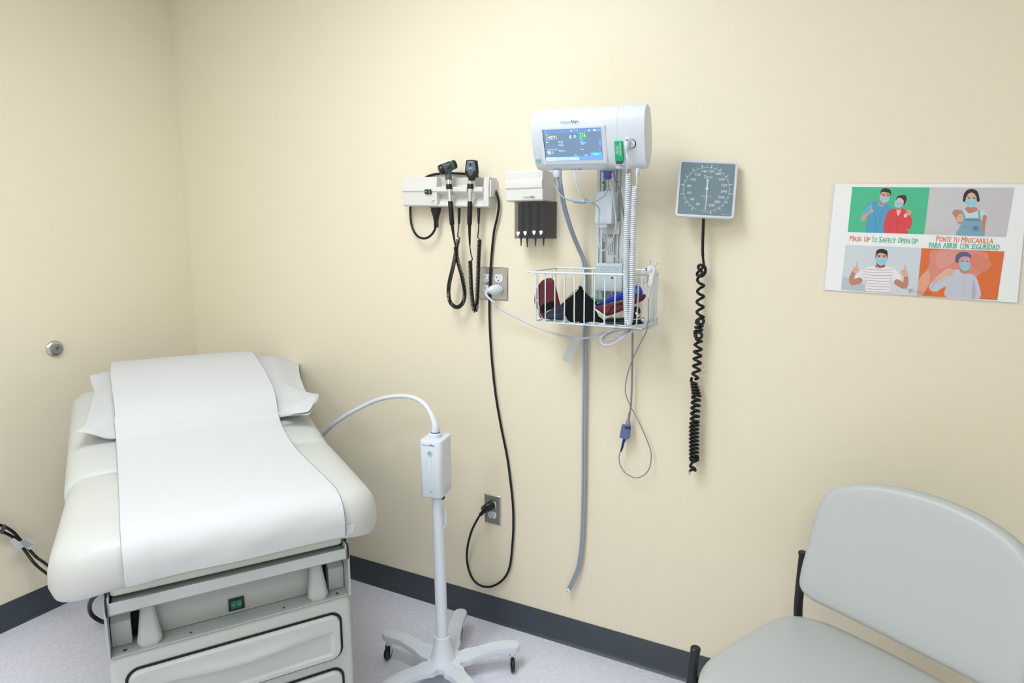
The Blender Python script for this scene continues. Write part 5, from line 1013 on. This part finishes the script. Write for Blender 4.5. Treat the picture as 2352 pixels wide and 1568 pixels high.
# photo 3: man in striped shirt
blob([(305, 795), (1160, 830), (1105, 1365), (252, 1300)], 'CFD8E2', False); blob([(252, 1300), (275, 1150), (420, 1200), (700, 1320), (640, 1330)], 'B9C3D0', False)
blob([(415, 1150), (470, 1090), (560, 1045), (680, 1030), (790, 1045), (870, 1080), (930, 1170), (860, 1215), (800, 1180), (790, 1340), (540, 1318), (545, 1180), (480, 1200)], 'ECEAF0')
for k in range(9): 
    y_ = 1070+k*31; a_, b_2 = (540, 800); limb([(a_-(40 if k < 4 else 0)-(20 if k == 2 else 0), y_-(6 if k < 4 else 0)), (665, y_+8), (b_2+(40 if k < 4 else 0), y_+12-(6 if k < 4 else 0))], [4, 4], '8A6C70')
limb([(460, 1195), (385, 1215), (375, 1160), (410, 1080)], [70, 68, 56, 44], SKD); limb([(885, 1215), (965, 1255), (985, 1190), (975, 1130)], [70, 68, 56, 44], SKD)
blob([(385, 1060), (420, 1035), (425, 985), (438, 990), (440, 1035), (455, 1055), (450, 1100), (400, 1108)], 'E3B4A4'); blob([(925, 1090), (960, 1065), (968, 1020), (984, 1022), (985, 1070), (1005, 1100), (1000, 1148), (945, 1145)], 'E3B4A4')
for xx, yy in ((415, 1058), (958, 1095)):
    for k in range(3): limb([(xx-15, yy+k*14), (xx+22, yy+3+k*14)], [3, 3], 'B98474')
blob([(645, 1020), (745, 1025), (740, 1050), (690, 1058), (642, 1048)], SKD); ell(708, 940, 64, 88, 'DDAE9C'); blob([(640, 950), (645, 890), (665, 850), (720, 840), (770, 860), (778, 900), (772, 955), (760, 905), (700, 885), (660, 900)], HR)
ell(682, 925, 14, 5, '3A2420'); ell(738, 928, 14, 5, '3A2420'); limb([(662, 912), (698, 910)], [8, 5], HR); limb([(722, 912), (758, 914)], [5, 8], HR); blob([(655, 1000), (700, 1035), (745, 1010), (740, 1030), (700, 1042), (662, 1025)], '4A3A3A'); mask([(650, 950), (705, 935), (768, 955), (758, 1005), (705, 1028), (655, 1000)])
CL[0] = Q4
# photo 4: man in white shirt on orange
blob([(1162, 832), (2092, 868), (2010, 1416), (1108, 1366)], 'E0703A', False); blob([(1300, 850), (1850, 868), (1900, 1000), (1750, 1180), (1500, 1250), (1300, 1300), (1180, 1200), (1250, 1000)], 'DD8C80'); blob([(1340, 880), (1560, 870), (1500, 1000), (1350, 1060)], 'E09A90'); blob([(1120, 1200), (1230, 1080), (1250, 1200), (1180, 1350), (1110, 1360)], 'E2A590'); blob([(1750, 900), (1950, 1000), (1850, 1100), (1700, 1000)], 'DC8470')
blob([(1420, 1110), (1560, 1070), (1640, 1110), (1740, 1130), (1790, 1200), (1805, 1404), (1440, 1382), (1430, 1260), (1330, 1320), (1255, 1300), (1260, 1230), (1340, 1170)], 'C6C9DC'); blob([(1300, 1210), (1320, 1160), (1420, 1080), (1475, 1060), (1525, 1085), (1500, 1140), (1420, 1160), (1350, 1215)], 'E3B7A2')
for k in range(3): limb([(1455, 1095+k*17), (1515, 1093+k*17)], [3, 3], 'BF8C78')
limb([(1265, 1290), (1340, 1180), (1400, 1200)], [12, 10, 8], 'B4B8CC'); limb([(1650, 1130), (1640, 1250), (1630, 1390)], [3, 3, 3], 'A9AEC4'); limb([(1450, 1200), (1460, 1300), (1445, 1380)], [4, 4, 4], 'B4B8CC'); blob([(1740, 1200), (1765, 1280), (1760, 1400), (1725, 1398)], 'AFB4C8')
blob([(1590, 1060), (1690, 1070), (1680, 1110), (1640, 1120), (1600, 1100)], SKD); ell(1640, 985, 66, 92, 'CFA0AC'); blob([(1540, 980), (1545, 920), (1590, 880), (1660, 875), (1712, 905), (1715, 950), (1690, 930), (1630, 925), (1590, 945), (1575, 990), (1560, 1000)], '5A6088'); ell(1612, 975, 13, 5, '4A3A50'); ell(1672, 978, 13, 5, '4A3A50')
mask([(1590, 1000), (1650, 990), (1705, 1000), (1700, 1055), (1655, 1090), (1605, 1065)], '95CBDD')
pgs = obj('photographs', g, pmats, po, sharp=80)
g = G(); OR, GR = 0, 1
def ptext(t, x, y, x2, y2, size, mi):
    a, b = np.array(pq(x, y)), np.array(pq(x2, y2)); d = (b-a); L_ = np.linalg.norm(d); X = d/L_; Yv = np.array([-X[1], X[0]])
    # natural width of the string, then squeezed to fit
    tmp = G(); tmp.text(t, 1, 0, I4, align='LEFT'); wx = max(v[0] for v in tmp.v)-min(v[0] for v in tmp.v)
    M = fr(app(WP, [(a[0], a[1], .0043)])[0], app(WP, [(X[0], X[1], 0)])[0], app(WP, [(Yv[0], Yv[1], 0)])[0], (0, -1, 0))
    for k_ in (-1, 0, 1): g.text(t, size, mi, wl(M, (k_*.0004, 0, (k_+1)*.000004)), sx=L_/(wx*size), align='LEFT')
def caps(words, y, y2, big, small, mi):   # words: (text, x0, x1)
    for t, a, b in words: pass
def sc_(t, x0, x1, x2, ya, yb, h, mi):    # big initial + small rest along the slope
    f = lambda x: ya+(yb-ya)*(x-x0)/(x2-x0) if x2 != x0 else ya
    ptext(t[0], x0, f(x0), x1, f(x1), h, mi)
    if len(t) > 1: ptext(t[1:], x1+5, f(x1)+5, x2, f(x2)+5, h*.83, mi)
S_ = .0215
sc_('MASK', 348, 388, 488, 725, 731, S_, OR); sc_('UP', 512, 540, 576, 731, 735, S_, OR); sc_('TO', 598, 624, 656, 737, 740, S_, GR); sc_('SAFELY', 678, 710, 868, 738, 746, S_, GR); sc_('OPEN', 893, 922, 1022, 746, 752, S_, GR); sc_('UP', 1047, 1075, 1114, 752, 755, S_, GR)
sc_('PONTE', 1322, 1352, 1490, 727, 735, S_, OR); ptext('TU', 1516, 740, 1580, 743, S_*.83, OR); sc_('MASCARILLA', 1604, 1650, 1966, 739, 752, S_, OR)
ptext('PARA', 1242, 802, 1376, 806, S_*.92, GR); ptext('ABRIR', 1402, 806, 1562, 810, S_*.92, GR); ptext('CON', 1590, 811, 1690, 815, S_*.92, GR); ptext('SEGURIDAD', 1716, 816, 2034, 828, S_*.92, GR)
obj('lettering', g, [mat('orange_lettering', 'E08468', .5), mat('green_lettering', '58B598', .5)], po)
g = G(); zs_ = .0046+lay[0]
def scr(pts, r): g.tube([tuple(pq(*p))+(zs_,) for p in cat(pts, 5)], r, 4, 0, WP)
scr([(985, 1288), (1010, 1294), (1045, 1290), (1060, 1300), (1020, 1312), (1045, 1322), (1015, 1330)], .0003)
scr([(1060, 1322), (1075, 1312), (1085, 1324), (1100, 1314), (1112, 1325), (1130, 1316), (1150, 1327), (1170, 1317), (1190, 1328), (1215, 1320), (1240, 1328)], .00025)
scr([(1110, 1340), (1180, 1343), (1270, 1349)], .0002); obj('signature', g, m_txk, po)

# ------------------------------------------------------------------ chair
C0 = np.array([2.60, -.23, 0]); ct = math.radians(-30); CU = np.array([math.cos(ct), math.sin(ct), 0]); CB = np.array([-math.sin(ct), math.cos(ct), 0]); CM = fr(C0, CU, CB, (0, 0, 1))
chr_ = thing('guest_chair', 'pale grey vinyl guest chair with a black tube frame under the poster', 'chair', C0+CU*.27-CB*.15)
sq = cat([(.0, -.02), (.023, .023), (.06, .048), (.12, .064), (.27, .070), (.42, .064), (.48, .048), (.517, .023), (.54, -.02), (.542, -.12), (.530, -.29), (.510, -.36), (.47, -.405), (.40, -.425), (.27, -.432), (.14, -.425), (.07, -.405), (.030, -.36), (.012, -.29), (-.002, -.12)], 4, True)
def sdef(x, y, z): return (x, y, z-.004*((x-.27)/.27)**2-.012*max(0, (-y-.3)/.12)**2*(1 if z > .43 else 0))
g = G(); g.pad(sq, [(.03, .405), (.01, .406), (.002, .413), (0, .425), (.001, .440), (.006, .450), (.018, .457), (.035, .4595)], 0, CM, sdef, caps=5); obj('seat', g, m_seatv, chr_, sharp=80)
bkM = fr(C0+np.array([0, 0, .5]), CU, (CB*.2+np.array([0, 0, 1]))/math.sqrt(1.04), (-CB+np.array([0, 0, .2]))/math.sqrt(1.04))
bq = cat([(.051, .048), (.045, .085), (.048, .15), (.053, .23), (.061, .285), (.088, .325), (.145, .352), (.21, .366), (.285, .371), (.36, .366), (.425, .352), (.482, .325), (.511, .285), (.520, .23), (.528, .15), (.532, .085), (.527, .045), (.505, .029), (.45, .026), (.285, .022), (.12, .026), (.078, .030)], 4, True)
def bdef(x, y, z): k = ((x-.285)/.245); return (x, y, z+.030*k*k-.008)
g = G(); g.pad(bq, [(.010, -.021), (.004, -.019), (0, -.012), (0, .002), (.002, .010), (.008, .0165), (.017, .0195)], 0, bkM, bdef, caps=6); obj('backrest', g, m_seatv, chr_, sharp=80)
R_ = .0115
def cP(u, b, z): return app(CM, [(u, b, z)])[0]
for s, nm in ((.004, 0), (.560, 1)):
    g = G(); g.tube(cat([cP(s, .105, .0), cP(s, .085, .2), cP(s, .060, .42), cP(s, .058, .50), cP(s+.002*(1-2*nm), .060, .604)], 6), R_, 16); lg = obj('rear_leg', g, m_blkmet, chr_)
    g = G(); g.tube([cP(s, .06, .602), cP(s, .06, .607), cP(s, .06, .609)], [R_+.0004, R_+.0004, R_-.002], 16); obj('end_cap', g, m_black, lg)
    g = G(); g.tube([cP(s+.002, -.40, .0), cP(s, -.355, .42), cP(s, -.348, .474)], R_, 16); lg = obj('front_leg', g, m_blkmet, chr_)
    g = G(); g.tube([cP(s, -.348, .472), cP(s, -.348, .477), cP(s, -.348, .479)], [R_+.0004, R_+.0004, R_-.002], 16); obj('end_cap', g, m_black, lg)
g = G()
for s in (.004, .560): g.tube([cP(s, -.35, .39), cP(s, .064, .39)], .009, 12)
g.tube([cP(.004, -.33, .39), cP(.56, -.33, .39)], .009, 12); g.tube([cP(.004, .062, .39), cP(.56, .062, .39)], .009, 12); g.tube([cP(.004, .06, .56), cP(.56, .06, .56)], .008, 12); obj('seat_frame', g, m_blkmet, chr_)
g = G(); g.box((.05, -.38, .398), (.5, .03, .406), 0, CM); obj('seat_board', g, m_blkmet, chr_)
